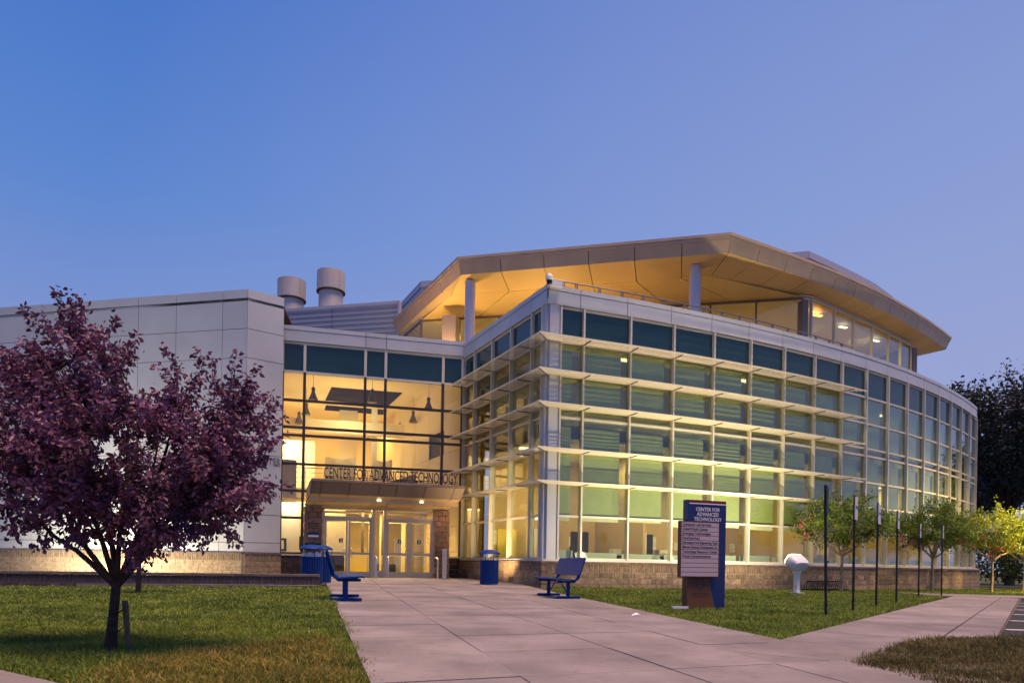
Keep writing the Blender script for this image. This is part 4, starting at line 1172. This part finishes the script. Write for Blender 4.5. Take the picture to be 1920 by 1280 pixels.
# ------------------------------------------------------------------ benches
def bench(px, py, ang, lab):
    z = gz(px, py)
    b = thing('park_bench', lab, 'bench', (px, py, z), 'blue benches beside the path')
    def W(u, v, h):         # u along the bench, v towards the sitter's front
        c, s_ = math.cos(ang), math.sin(ang)
        return (px+u*c-v*s_, py+u*s_+v*c, z+h)
    def wb(name, cuts):
        mb = MB()
        for (u0, u1), pr_ in cuts:
            i = len(mb.v); n_ = len(pr_)
            for u in (u0, u1): mb.v += [W(u, v, h) for v, h in pr_]
            mb.f.append(tuple(i+k for k in range(n_))); mb.f.append(tuple(i+n_+k for k in reversed(range(n_))))
            for k in range(n_): mb.f.append((i+k, i+n_+k, i+n_+(k+1) % n_, i+(k+1) % n_))
        return mb.build(name, blue_paint, b, bevel=.008)
    H = .92
    wb('seat', [((-H, H), [(-.12, .44), (.30, .47), (.335, .455), (.335, .425), (.29, .435), (-.12, .405)])])
    wb('backrest', [((-H, H), [(-.225, .53), (-.19, .53), (-.315, .93), (-.335, .945), (-.36, .93), (-.345, .90)])])
    for u in (-.74, .74):
        wb('leg', [((u-.03, u+.03), [(-.03, .03), (.05, .03), (.05, .40), (-.03, .40)])])
        wb('foot', [((u-.035, u+.035), [(-.28, .0), (.30, .0), (.30, .055), (-.28, .055)])])
        wb('arm', [((u-.03, u+.03), [(.28, .36), (.28, .415), (-.10, .405), (-.19, .47), (-.33, .92), (-.375, .90), (-.26, .47), (-.14, .36)])])
    mb = MB()
    for s_ in (-1, 1): mb.tube([W(s_*.72, .01, .07), W(s_*.15, .01, .40)], .015, 6)
    mb.build('brace', blue_paint, b)
ab = math.atan2(.97, -.25)
bench(1.12, 16.6, ab, 'blue metal bench with its back to the curved glass front')
bench(-3.25, 13.5, ab+math.pi, 'blue metal bench by the end of the low brick wall')

# ------------------------------------------------------------------ litter bins
def bin_(x, y, z, lab, bag=False):
    b = thing('litter_bin', lab, 'bin', (x, y, z), 'blue slatted litter bins')
    mb = MB().lathe((x, y, z), ((.25, .03), (.27, .04), (.27, .80), (.24, .80), (.24, .06)), 24); mb.build('liner', M('bin liner', (.005, .012, .05), .6), b, smooth=True)
    for k in range(28):
        a = 2*math.pi*k/28
        mb = MB(); mb.box((x+.305*math.cos(a), y+.305*math.sin(a), z+.42), (.012, .042, .80), a); mb.build('slat', blue_paint, b)
    mb = MB()
    for h in (.04, .80):
        mb.tube([(x+.297*math.cos(2*math.pi*k/24), y+.297*math.sin(2*math.pi*k/24), z+h) for k in range(25)], .014, 6, False)
    mb.build('ring', blue_paint, b)
    MB().lathe((x, y, z+1.03), ((.36, 0), (.37, .015), (.33, .065), (.22, .115), (.10, .14), (.01, .145)), 28).build('bonnet', blue_paint, b, smooth=True)
    for k in range(4):
        a = 2*math.pi*k/4+.5
        MB().tube([(x+.29*math.cos(a), y+.29*math.sin(a), z+.8), (x+.345*math.cos(a), y+.345*math.sin(a), z+1.04)], .012, 6).build('strut', blue_paint, b)
    if bag:
        mb = MB()
        for k in range(16):
            a = 2*math.pi*k/16; r0 = .27; mb.v.append((x+r0*math.cos(a), y+r0*math.sin(a), z+.80)); r1 = .25+.05*random.random()
            mb.v.append((x+r1*math.cos(a+.1), y+r1*math.sin(a+.1), z+.88+.1*random.random()))
        for k in range(16): a = 2*k; c = 2*((k+1) % 16); mb.f.append((a, c, c+1, a+1))
        mb.build('bag', bag_m, b)
bin_(-.76, 23.3, gz(-.76, 23.3), 'blue slatted bin with domed lid before the corner of the glass block')
bin_(-5.86, 20.3, gz(-5.86, 20.3)+.0, 'blue slatted bin with plastic bag behind the low wall end', True)
bin_(-5.95, 21.6, gz(-5.95, 21.6), 'blue slatted bin partly hidden behind the bagged bin')

# ------------------------------------------------------------------ bollards and rails by the doors
def vloc(px, Y): return Vector(((px-3-960)/1300*Y, Y))
for px, Y, lab in ((613, 24.9, 'slim grey door opener post beside the left brick pier'), (836.5, 26.6, 'slim grey door opener post before the right brick pier')):
    P = vloc(px, Y); z = gz(P.x, P.y)
    o = thing('door_post', lab, 'bollard', (P.x, P.y, z), 'door opener posts')
    MB().box((P.x, P.y, z+.58), (.15, .15, 1.16), rz).build('post', galv, o, bevel=.01)
    MB().tube([(P.x, P.y-.075, z+1.0), (P.x, P.y-.10, z+1.0)], .05, 16).build('push_plate', steel, o)
for px, Y, lab in ((709, 26.2, 'short curved steel guard rail left of the centre door post'), (731, 26.4, 'short curved steel guard rail right of the centre door post'), (824, 27.2, 'short curved steel guard rail before the right brick pier')):
    P = vloc(px, Y); z = gz(P.x, P.y)
    mb = MB(); q = P-LNn*1.0
    mb.tube([(P.x, P.y, z), (P.x, P.y, z+.72), (P.x-LNn.x*.06, P.y-LNn.y*.06, z+.80), (q.x, q.y, z+.82), (q.x, q.y, z)], .028, 8)
    tag(mb.build('guard_rail', steel, smooth=True), lab, 'rail', 'guard rails at the doors')
    o = bpy.context.scene.objects[-1] if False else None

# ------------------------------------------------------------------ directory sign
SA = R(20); sx0 = Vector((3.34, 13.35)); sd = Vector((math.cos(SA), math.sin(SA))); snn = Vector((sd.y, -sd.x)); sz = gz(3.7, 13.5)-.03
W_ = .88; HT = 2.12
sg = thing('directory_sign', 'blue pylon sign with a pink directory board and brown base on the lawn', 'sign', (3.74, 13.5, sz))
def P3(u, h, d): q = sx0+sd*u+snn*d; return (q.x, q.y, sz+h)
def plate(poly, d0, d1, name, mat, parent):
    mb = MB(); n_ = len(poly); mb.v += [P3(u, h, d0) for u, h in poly]+[P3(u, h, d1) for u, h in poly]
    mb.f.append(tuple(reversed(range(n_)))); mb.f.append(tuple(range(n_, 2*n_)))
    for k in range(n_): mb.f.append((k, (k+1) % n_, n_+(k+1) % n_, n_+k))
    return mb.build(name, mat, parent)
plate([(0.03, 1.70), (.46, .66), (.64, .0), (W_, 0), (W_, HT), (0, HT), (0, 1.74)], -.11, .05, 'pylon', sign_blue, sg)
plate([(0, 0), (.645, 0), (.46, .67), (.0, .67)], -.10, .075, 'base_panel', sign_brown, sg)
plate([(.03, HT-.055), (W_-.003, HT-.055), (W_-.003, HT-.003), (.03, HT-.003)], .05, .054, 'red_band', sign_maroon, sg)
plate([(.03, HT-.078), (W_-.003, HT-.078), (W_-.003, HT-.058), (.03, HT-.058)], .05, .054, 'white_band', white_print, sg)
brd = plate([(-.235, .625), (.66, .625), (.66, 1.70), (-.235, 1.70)], .08, .15, 'directory_board', sign_frame, sg)
names = ['Computer Lab Services', 'CyberWatch Center', 'Emerging Technologies', 'Food Services', 'Information and Engineering Tech.', 'Minority Business Development Ctr.', 'Technology Resource Center', 'Visual Communications', '', '', '', '']
rot = (R(90), 0, SA)
rh = (1.68-.645)/12
for k, s_ in enumerate(names):
    h0 = 1.68-rh*(k+1)
    pl = plate([(-.205, h0+.006), (.635, h0+.006), (.635, h0+rh-.004), (-.205, h0+rh-.004)], .15, .158, 'name_strip', sign_pink, brd)
    if s_:
        o = text_obj('name_text', s_, .068, .001, dark_print, brd, P3(-.185, h0+.024, .1605), rot, bold=.0008)
        wt = max(v.co.x for v in o.data.vertices)
        if wt > .80: o.scale = (.80/wt, 1, 1)
for s_, h in (('CENTER FOR', 1.91), ('ADVANCED', 1.815), ('TECHNOLOGY', 1.72)):
    text_obj('title_text', s_, .100, .001, white_print, sg, P3(.455, h-.0, .053), rot, 'CENTER', bold=.0012, sx=.93)
mb = MB()
for k in range(8):
    a = 2*math.pi*k/8; u, h = .28+.095*math.cos(a), .50+.095*math.sin(a)
    q = [P3(u+.042*math.cos(a+b)*1.0, h+.042*math.sin(a+b), .078) for b in (.2, 1.9, 3.3, 4.9)]
    mb.quad(*q)
mb.build('emblem', purple_print, sg)
text_obj('emblem_text', "PRINCE GEORGE'S", .055, .0008, purple_print, sg, P3(.29, .30, .0775), rot, 'CENTER', sx=.85)
text_obj('emblem_text', "COMMUNITY COLLEGE", .036, .0008, purple_print, sg, P3(.29, .255, .0775), rot, 'CENTER', sx=.85)
mb = MB(); mb.box((3.22, 13.25, sz+.05), (.35, .06, .05), SA); tag(mb.build('ground_light', white_cast), 'small white ground light lying at the left foot of the directory sign', 'light')

# ------------------------------------------------------------------ sign posts along the pavement
posts = [(5.63, 12.4, 2.36, .008, 'black signpost nearest the camera, its plate seen edge-on'), (6.9, 14.0, 2.36, .0, 'second black signpost from the front with a white plate'), (8.6, 16.35, 2.45, 0, 'third black signpost from the front with a white plate'),
         (10.38, 18.7, 2.5, 0, 'fourth black signpost from the front, before the curved glass'), (13.5, 23.0, 2.5, 0, 'fifth black signpost, standing before the middle young tree'), (15.5, 25.0, 2.6, 0, 'farthest black signpost, by the end of the lawn')]
for i, (x, y, h, lean, lab) in enumerate(posts):
    z = gz(x, y)-.04
    o = thing('sign_post', lab, 'signpost', (x, y, z), 'signposts along the pavement')
    lx = -.05 if i == 0 else random.uniform(-.012, .012)
    MB().tube([(x, y, z), (x+lx, y, z+h)], .026, 8).build('post', black_paint, o)
    ra = math.atan2(.8, .6)+(.10 if i == 0 else random.uniform(-.02, .05))
    c = (x+lx*.9+ND.x*.034, y+ND.y*.034, z+h-.26)
    MB().box(c, (.30, .012, .46), ra).build('plate', plate_white if i else black_paint, o)
    MB().box((c[0]+ND.x*.009, c[1]+ND.y*.009, c[2]+.02), (.2, .004, .05), ra).build('print_band', sign_blue, o)

# ------------------------------------------------------------------ floodlights
def flood(x, y, z0, aim, lab, energy, color=(1, .80, .46), ang=125, hz=.82, tilt=1.35, sc=.88):
    o = thing('floodlight', lab, 'floodlight', (x, y, z0), 'floodlights on the lawns')
    d = Vector((aim[0], aim[1], 0)).normalized(); rz_ = math.atan2(d.y, d.x)-math.pi/2
    MB().box((x, y, z0+.02), (.36, .36, .04), rz_).build('base_plate', white_cast, o)
    MB().box((x, y, z0+hz*.42), (.15, .15, hz*.84), rz_).build('post', white_cast, o, bevel=.01)
    MB().box((x, y, z0+hz*.88), (.26, .16, .12), rz_).build('yoke', white_cast, o, bevel=.01)
    # rounded head: superellipse sections along the aim axis
    zc = z0+hz+.22; mb = MB(); n_ = 20
    secs = [(-.30, .55), (-.27, .8), (-.16, .97), (0, 1), (.16, .98), (.24, .88)]
    ax = (d+Vector((0, 0, .75))).normalized(); side = Vector((d.y, -d.x, 0)); up = side.cross(ax)
    for s_, r_ in secs:
        for k in range(n_):
            a = 2*math.pi*k/n_; ca, sa_ = math.cos(a), math.sin(a)
            u = math.copysign(abs(ca)**.6, ca)*.41*r_*sc; v_ = math.copysign(abs(sa_)**.6, sa_)*.26*r_*sc
            q = Vector((x, y, zc))+ax*s_*sc+side*u+up*v_; mb.v.append(tuple(q))
    for s_ in range(len(secs)-1):
        for k in range(n_): a = s_*n_+k; b = s_*n_+(k+1) % n_; mb.f.append((a, b, b+n_, a+n_))
    mb.f.append(tuple(reversed(range(n_)))); mb.f.append(tuple(range(len(mb.v)-n_, len(mb.v))))
    mb.build('head', white_cast, o, smooth=True)
    mb = MB(); n_ = 16
    for h_, r_ in ((.20, 1.0), (.27, .97), (.30, .80)):
        for k in range(n_):
            a = 2*math.pi*k/n_; ca, sa_ = math.cos(a), math.sin(a)
            u = math.copysign(abs(ca)**.5, ca)*.37*r_*sc; v_ = math.copysign(abs(sa_)**.5, sa_)*.23*r_*sc
            mb.v.append(tuple(Vector((x, y, zc))+ax*h_*sc+side*u+up*v_))
    for h_ in range(2):
        for k in range(n_): a = h_*n_+k; b = h_*n_+(k+1) % n_; mb.f.append((a, b, b+n_, a+n_))
    mb.f.append(tuple(range(2*n_, 3*n_)))
    mb.build('lens', lamp_glow, o)
    c = Vector((x, y, zc))+ax*(.30*sc+.05)
    spot('flood_lamp', c, (d.x, d.y, tilt), energy, color, ang, 1.0, .12)
    return o
fa = Vector((-.40, .92))
flood(9.7, 23.6, gz(9.7, 23.6), fa, 'white floodlight on a post lighting the curved glass front', 1950, ang=172)
flood(5.62, 21.4, gz(5.6, 21.4), fa, 'white floodlight hidden behind the directory sign', 1150, ang=172)
wnrm = Vector((.25, .97))
flood(-18.2, 25.4, -.5, wnrm, 'white floodlight behind the low wall, farthest left', 2300, (1, .88, .60), 150, .02, .4)
flood(-16.4, 25.0, -.5, wnrm, 'white floodlight behind the low wall left of the purple tree trunk', 2300, (1, .88, .60), 150, .02, .4)
flood(-13.5, 24.2, -.5, Vector((.3, .95)), 'white floodlight hidden behind the trunk of the purple tree', 700, (1, .80, .45), 140, .02, .4)
flood(-.80, 24.5, gz(-.8, 24.5)-.16, Vector((.10, .6)), 'small floodlight low on the ground behind the right hand bin', 850, (1, .64, .28), 105, .02, 1.0, .42)

# street lamp beyond the right edge that lights the far lawn and trees
sl_ = thing('street_lamp', 'short grey car park lamp right of the flowering trees', 'street lamp', (26.3, 31.0, gz(26.3, 31)))
MB().tube([(26.3, 31, gz(26.3, 31)), (26.3, 31, 4.3)], [.09, .06], 10).build('pole', galv, sl_)
MB().box((25.9, 31.3, 4.35), (.8, .35, .14), R(140)).build('head', galv, sl_)
MB().box((25.8, 31.4, 4.27), (.5, .25, .02), R(140)).build('lens', lamp_glow, sl_)
spot('street_lamp_light', (25.75, 31.45, 4.2), (-.5, .55, -.45), 4200, (1, .70, .26), 140, .8, .2)

# ------------------------------------------------------------------ bike rack
b0, b1 = Vector((11.75, 27.55)), Vector((13.75, 28.75)); z = gz(12.5, 28)
bk = thing('bike_rack', 'low black wave bike rack by the brick base under the young tree', 'bike rack', (12.7, 28.1, z))
tt = (b1-b0).normalized(); nn = Vector((tt.y, -tt.x))
for s_, h in ((-.25, .04), (.25, .04), (0, .36)):
    MB().tube([(b0.x+nn.x*s_, b0.y+nn.y*s_, z+h), (b1.x+nn.x*s_, b1.y+nn.y*s_, z+h)], .02, 6).build('rail', black_paint, bk)
for k in range(16):
    c = lerp(b0, b1, (k+.5)/16)
    MB().tube([(c.x+nn.x*v-tt.x*.1*(v/.28), c.y+nn.y*v-tt.y*.1*(v/.28), z+h) for v, h in ((-.28, .02), (-.22, .26), (-.08, .38), (.08, .38), (.22, .26), (.28, .02))], .014, 5).build('loop', black_paint, bk)

# litter on the path
mb = MB(); lx, ly = 1.98, 11.0; z = gz(lx, ly)+.003
pts_ = [(-.07, -.05, 0), (.03, -.06, .02), (.08, .0, .005), (.02, .05, .035), (-.06, .04, .01), (0, 0, .045)]
mb.v += [(lx+a, ly+b, z+c) for a, b, c in pts_]; mb.f += [(0,1,5), (1,2,5), (2,3,5), (3,4,5), (4,0,5)]
tag(mb.build('paper_scrap', white_print), 'crumpled white scrap of paper on the right side of the path', 'litter')

# ------------------------------------------------------------------ trees
def leaves(name, P, D, Ln, Wd, mat, parent, fold=.25, kind=None):
    P = np.asarray(P); D = np.asarray(D, float); D /= np.linalg.norm(D, axis=1)[:, None]+1e-9
    m = len(P); Rn = rng.normal(size=(m, 3)); Sd = np.cross(D, Rn); Sd /= np.linalg.norm(Sd, axis=1)[:, None]+1e-9
    Nn = np.cross(Sd, D); Ln = np.asarray(Ln)[:, None]; Wd = np.asarray(Wd)[:, None]
    v = np.zeros((m, 6, 3))
    v[:, 0] = P; v[:, 1] = P+D*Ln*.38+Sd*Wd*.5+Nn*Wd*fold; v[:, 2] = P+D*Ln*.72+Sd*Wd*.38+Nn*Wd*fold*.6-Nn*Ln*.03
    v[:, 3] = P+D*Ln-Nn*Ln*.12; v[:, 4] = P+D*Ln*.72-Sd*Wd*.38+Nn*Wd*fold*.6-Nn*Ln*.03; v[:, 5] = P+D*Ln*.38-Sd*Wd*.5+Nn*Wd*fold
    b = (np.arange(m)*6)[:, None]
    loops = np.concatenate([b+np.array([[0, 3, 2, 1]]), b+np.array([[0, 5, 4, 3]])], axis=1).ravel()
    return npmesh(name, v.reshape(-1, 3), 4, loops, mat, parent, kind)

def blobs_sample(blobs, n, shell=.55):
    vol = np.array([b[3]*b[4]*b[5] for b in blobs]); pk = rng.choice(len(blobs), n, p=vol/vol.sum())
    d = rng.normal(size=(n, 3)); d /= np.linalg.norm(d, axis=1)[:, None]
    r = (shell+(1-shell)*rng.random(n))**.6 if shell else rng.random(n)**(1/3)
    B_ = np.array(blobs)[pk]; return B_[:, :3]+d*B_[:, 3:]*r[:, None], d

def tree(name, label, cat, base, fork, limbs, blobs, ntw, nleaf, lsize, lmat, bark, tr0, tr1, twr, droop=.2, group=None, up=.4, twl=.4, spread=.08, extra=None, shell=.35, lf=.72):
    o = thing(name, label, cat, base, group)
    mb = MB(); bx = Vector(base); fk = Vector(fork)
    mid_ = (bx+fk)/2+Vector((random.uniform(-1, 1), random.uniform(-1, 1), 0))*tr0*.5
    mb.tube([bx-Vector((0, 0, .1)), bx+Vector((0, 0, .03)), mid_, fk], [tr0*1.45, tr0*1.2, (tr0+tr1)/2, tr1], 10)
    nodes = []
    for tgt in limbs:
        tg = Vector(tgt); pv = []
        for k in range(7):
            f_ = k/6; p = fk+(tg-fk)*f_
            bow = Vector(((tg-fk).x, (tg-fk).y, 0))*.12*math.sin(math.pi*f_)
            p += bow-Vector((0, 0, .0))+Vector([random.uniform(-1, 1)*.05*(tg-fk).length*(0 < k) for _ in range(3)])*.5
            pv.append(p)
        rr = [tr1*lf*(1-.85*k/6)+twr for k in range(7)]
        mb.tube([fk-Vector((0, 0, tr1))]+pv[1:], rr, 7)
        nodes += [(p, r_) for p, r_ in list(zip(pv, rr))[1:]]
    tips, dirs = blobs_sample(blobs, ntw, shell)
    NP = np.array([tuple(p) for p, _ in nodes]); LP = []; LDn = []
    ctr = np.array([b[:3] for b in blobs]).mean(0)
    for i in range(ntw):
        T = Vector(tips[i]); d2 = ((NP-tips[i])**2).sum(1); j = int(np.argmin(d2))
        a = nodes[j][0]
        dd = Vector(dirs[i]); dd = (dd+Vector((0, 0, up))).normalized()
        s_ = a+(T-a)*.5+Vector((0, 0, -.06))*(T-a).length
        e_ = T+dd*twl*.5
        mb.tube([a, s_, T, e_], [twr*1.2, twr*.9, twr*.6, twr*.25], 4, False)
        # leaves along the last stretch
        for q in range(nleaf):
            f_ = random.random()
            p = s_+(T-s_)*(.35+.65*f_*1.6) if f_ < .4 else T+(e_-T)*((f_-.4)/.6)
            LP.append(p+Vector([random.gauss(0, spread) for _ in range(3)]))
            od = dd*.6+Vector((random.gauss(0, 1), random.gauss(0, 1), random.gauss(0, .7)-droop*2))
            LDn.append(od)
    mb.build('trunk', bark, o, smooth=True)
    m = len(LP); ls = rng.uniform(.65, 1.2, m)*lsize
    leaves('crown', [tuple(p) for p in LP], [tuple(d) for d in LDn], ls, ls*rng.uniform(.45, .62, m), lmat, o)
    if extra:
        n_, mat_, cents, r_, s_ = extra
        pk = [random.choice(cents) for _ in range(n_)]
        leaves('blossoms', [tuple(Vector(c)+Vector([random.gauss(0, r_) for _ in range(3)])) for c in pk], rng.normal(size=(n_, 3)), np.full(n_, s_), np.full(n_, s_*.8), mat_, o)
    return o

tb = (-3.30, 5.72, gz(-3.3, 5.7)-.03)
tree('plum_tree', 'bushy purple leaved plum tree standing alone on the left lawn', 'tree', tb, (-3.26, 5.72, .56),
     [(-4.0, 5.6, 1.35), (-3.65, 5.75, 2.45), (-3.3, 5.9, 2.2), (-2.75, 5.7, 2.1), (-2.3, 5.75, 2.0), (-2.5, 5.5, 1.35), (-3.3, 5.2, 1.7), (-3.3, 6.4, 1.8), (-4.2, 6.0, 2.0), (-2.9, 6.3, 1.7)],
     [(-3.15, 5.75, 1.62, 1.0, .9, .58), (-3.62, 5.7, 2.32, .40, .45, .46), (-3.35, 5.75, 2.2, .3, .4, .36), (-2.5, 5.75, 2.05, .34, .42, .40), (-2.28, 5.8, 1.78, .32, .4, .38), (-4.15, 5.8, 1.95, .5, .6, .45), (-4.05, 5.6, 1.40, .45, .5, .34), (-2.4, 5.7, 1.42, .45, .5, .30), (-3.1, 5.6, 1.12, .7, .6, .3), (-3.6, 5.5, 1.08, .4, .4, .24), (-2.8, 5.5, 1.02, .35, .4, .2), (-2.45, 5.7, 1.15, .32, .4, .2)],
     600, 64, .050, leaf_purple, bark_dark, .042, .036, .004, droop=.45, up=.6, twl=.36, spread=.026, shell=.3, lf=.55)
mb = MB()
sk = thing('tree_stake', 'short weathered wooden stake leaning beside the purple tree trunk', 'stake', (-3.12, 5.66, 0))
MB().tube([(-3.11, 5.66, -.05), (-3.155, 5.66, .42)], [.022, .024], 4).build('stake', wood, sk)
MB().tube([(-3.15, 5.66, .36), (-3.2, 5.68, .33), (-3.26, 5.70, .30)], .006, 5).build('tie', black_paint, sk)
MB().tube([(-3.15, 5.66, .22), (-3.2, 5.66, .17), (-3.27, 5.69, .20)], .006, 5).build('tie', black_paint, sk)

b2 = (-7.75, 14.4, gz(-7.75, 14.4)-.03)
tree('young_tree', 'second slender purple tree half hidden behind the first one', 'tree', b2, (-7.72, 14.4, 1.15),
     [(-8.4, 14.3, 2.3), (-7.6, 14.6, 2.7), (-7.1, 14.2, 2.3), (-7.8, 14.9, 2.2)], [(-7.75, 14.4, 2.25, .95, .8, .75)], 120, 22, .085, leaf_purple, bark_dark, .05, .04, .006, droop=.4, shell=.2)

def myrtle(x, y, h, wr, lab, flowers, nt_=150, lmat_=None):
    z = gz(x, y)-.03; f = z+h*.36
    bl = [(x, y, z+h*.68, wr, wr*.9, h*.20), (x-wr*.55, y, z+h*.62, wr*.5, wr*.5, h*.14), (x+wr*.55, y+.1, z+h*.64, wr*.5, wr*.5, h*.15), (x+wr*.1, y, z+h*.84, wr*.5, wr*.5, h*.12)]
    lm = [(x-wr*.7, y, z+h*.62), (x-wr*.25, y+.2, z+h*.78), (x+wr*.1, y-.2, z+h*.84), (x+wr*.4, y+.1, z+h*.76), (x+wr*.75, y, z+h*.62), (x, y+.6, z+h*.7), (x+.1, y-.7, z+h*.68)]
    fl = [(x+fx, y-.5, z+fz_) for fx, fz_ in flowers]
    tree('crape_myrtle', lab, 'tree', (x, y, z), (x+.03, y, f), lm, bl, nt_, 42, .12, lmat_ or leaf_green, bark_pale, .062, .05, .008, droop=.15, group='flowering trees by the glass front', up=.35, twl=.7, spread=.10,
         extra=(len(fl)*40, pinkm, fl, .10, .06) if fl else None, shell=.2)
myrtle(13.15, 27.7, 4.1, 1.75, 'young green tree above the bike rack, leftmost of the flowering trees', [(-1.8, 2.6), (-1.65, 2.2), (-1.5, 2.9)], 150, leaf_myrtle)
myrtle(18.9, 31.2, 4.3, 1.75, 'young green tree with pink blossom between the two outer flowering trees', [(-1.7, 2.3), (-1.2, 2.1), (-.7, 1.9), (-1.5, 1.8), (.5, 2.7), (1.0, 2.3)], 150, leaf_myrtle)
myrtle(23.1, 33.4, 4.3, 2.2, 'brightly lit yellow green tree with pink blossom past the end of the building', [(-.9, 2.5), (-.4, 2.2), (0, 2.7), (-.4, 1.8), (.6, 2.3), (.1, 2.1), (-1.2, 2.2)], 190)
myrtle(26.3, 35.6, 4.2, 1.9, 'green flowering tree at the far right, cut by the picture edge', [])

def bigtree(x, y, h, wr, lab):
    bl = []
    for k in range(9):
        a = random.uniform(0, 6.28); r_ = wr*random.uniform(.2, .75)
        bl.append((x+r_*math.cos(a), y+r_*math.sin(a), h*random.uniform(.38, .86), wr*random.uniform(.35, .55), wr*random.uniform(.35, .55), h*random.uniform(.10, .17)))
    bl.append((x, y, h*.6, wr*.8, wr*.8, h*.25))
    lm = [(b[0], b[1], b[2]) for b in bl]
    tree('woodland_tree', lab, 'tree', (x, y, gz(x, y)), (x, y, h*.3), lm, bl, 260, 52, .34, leaf_dark, bark_dark, .35, .28, .04, droop=.1, group='dark trees beyond the building', up=.3, twl=1.4, spread=.36, shell=.25)
bigtree(44.5, 62, 19.5, 6.0, 'tall dark tree beyond the right end of the building, its crown against the sky')
bigtree(52, 66, 22.5, 6.5, 'tallest dark tree at the right edge of the picture')
bigtree(47, 72, 16, 6.5, 'dark tree behind the gap between the two tallest trees')
bigtree(41, 74, 12, 5.5, 'lower dark tree showing just past the curved wall end')
bigtree(56, 56, 14, 6.0, 'broad dark tree low at the right edge')
def bush(x, y, wr, h, lab):
    o = thing('shrub', lab, 'shrub', (x, y, gz(x, y)), 'shrubs under the dark trees')
    P, D = blobs_sample([(x, y, h*.5, wr, wr*.8, h*.5), (x+wr*.5, y, h*.65, wr*.6, wr*.6, h*.4), (x-wr*.5, y, h*.45, wr*.6, wr*.6, h*.4)], 2600, .4)
    ls = rng.uniform(.16, .3, len(P))
    leaves('foliage', P, D+rng.normal(0, .8, P.shape), ls, ls*.55, leaf_bush, o)
    mb = MB()
    for k in range(5): mb.tube([(x, y, 0), (x+random.uniform(-.5, .5)*wr, y+random.uniform(-.4, .4)*wr, h*.7)], [.05, .02], 5)
    mb.build('stem', bark_dark, o)
bush(35.5, 50, 2.6, 3.4, 'leafy shrub just right of the end of the brick base')
bush(39.5, 52, 3.0, 4.2, 'taller leafy shrub behind the bright flowering tree')
bush(43.5, 53, 3.2, 3.6, 'leafy shrub at the far right below the dark trees')
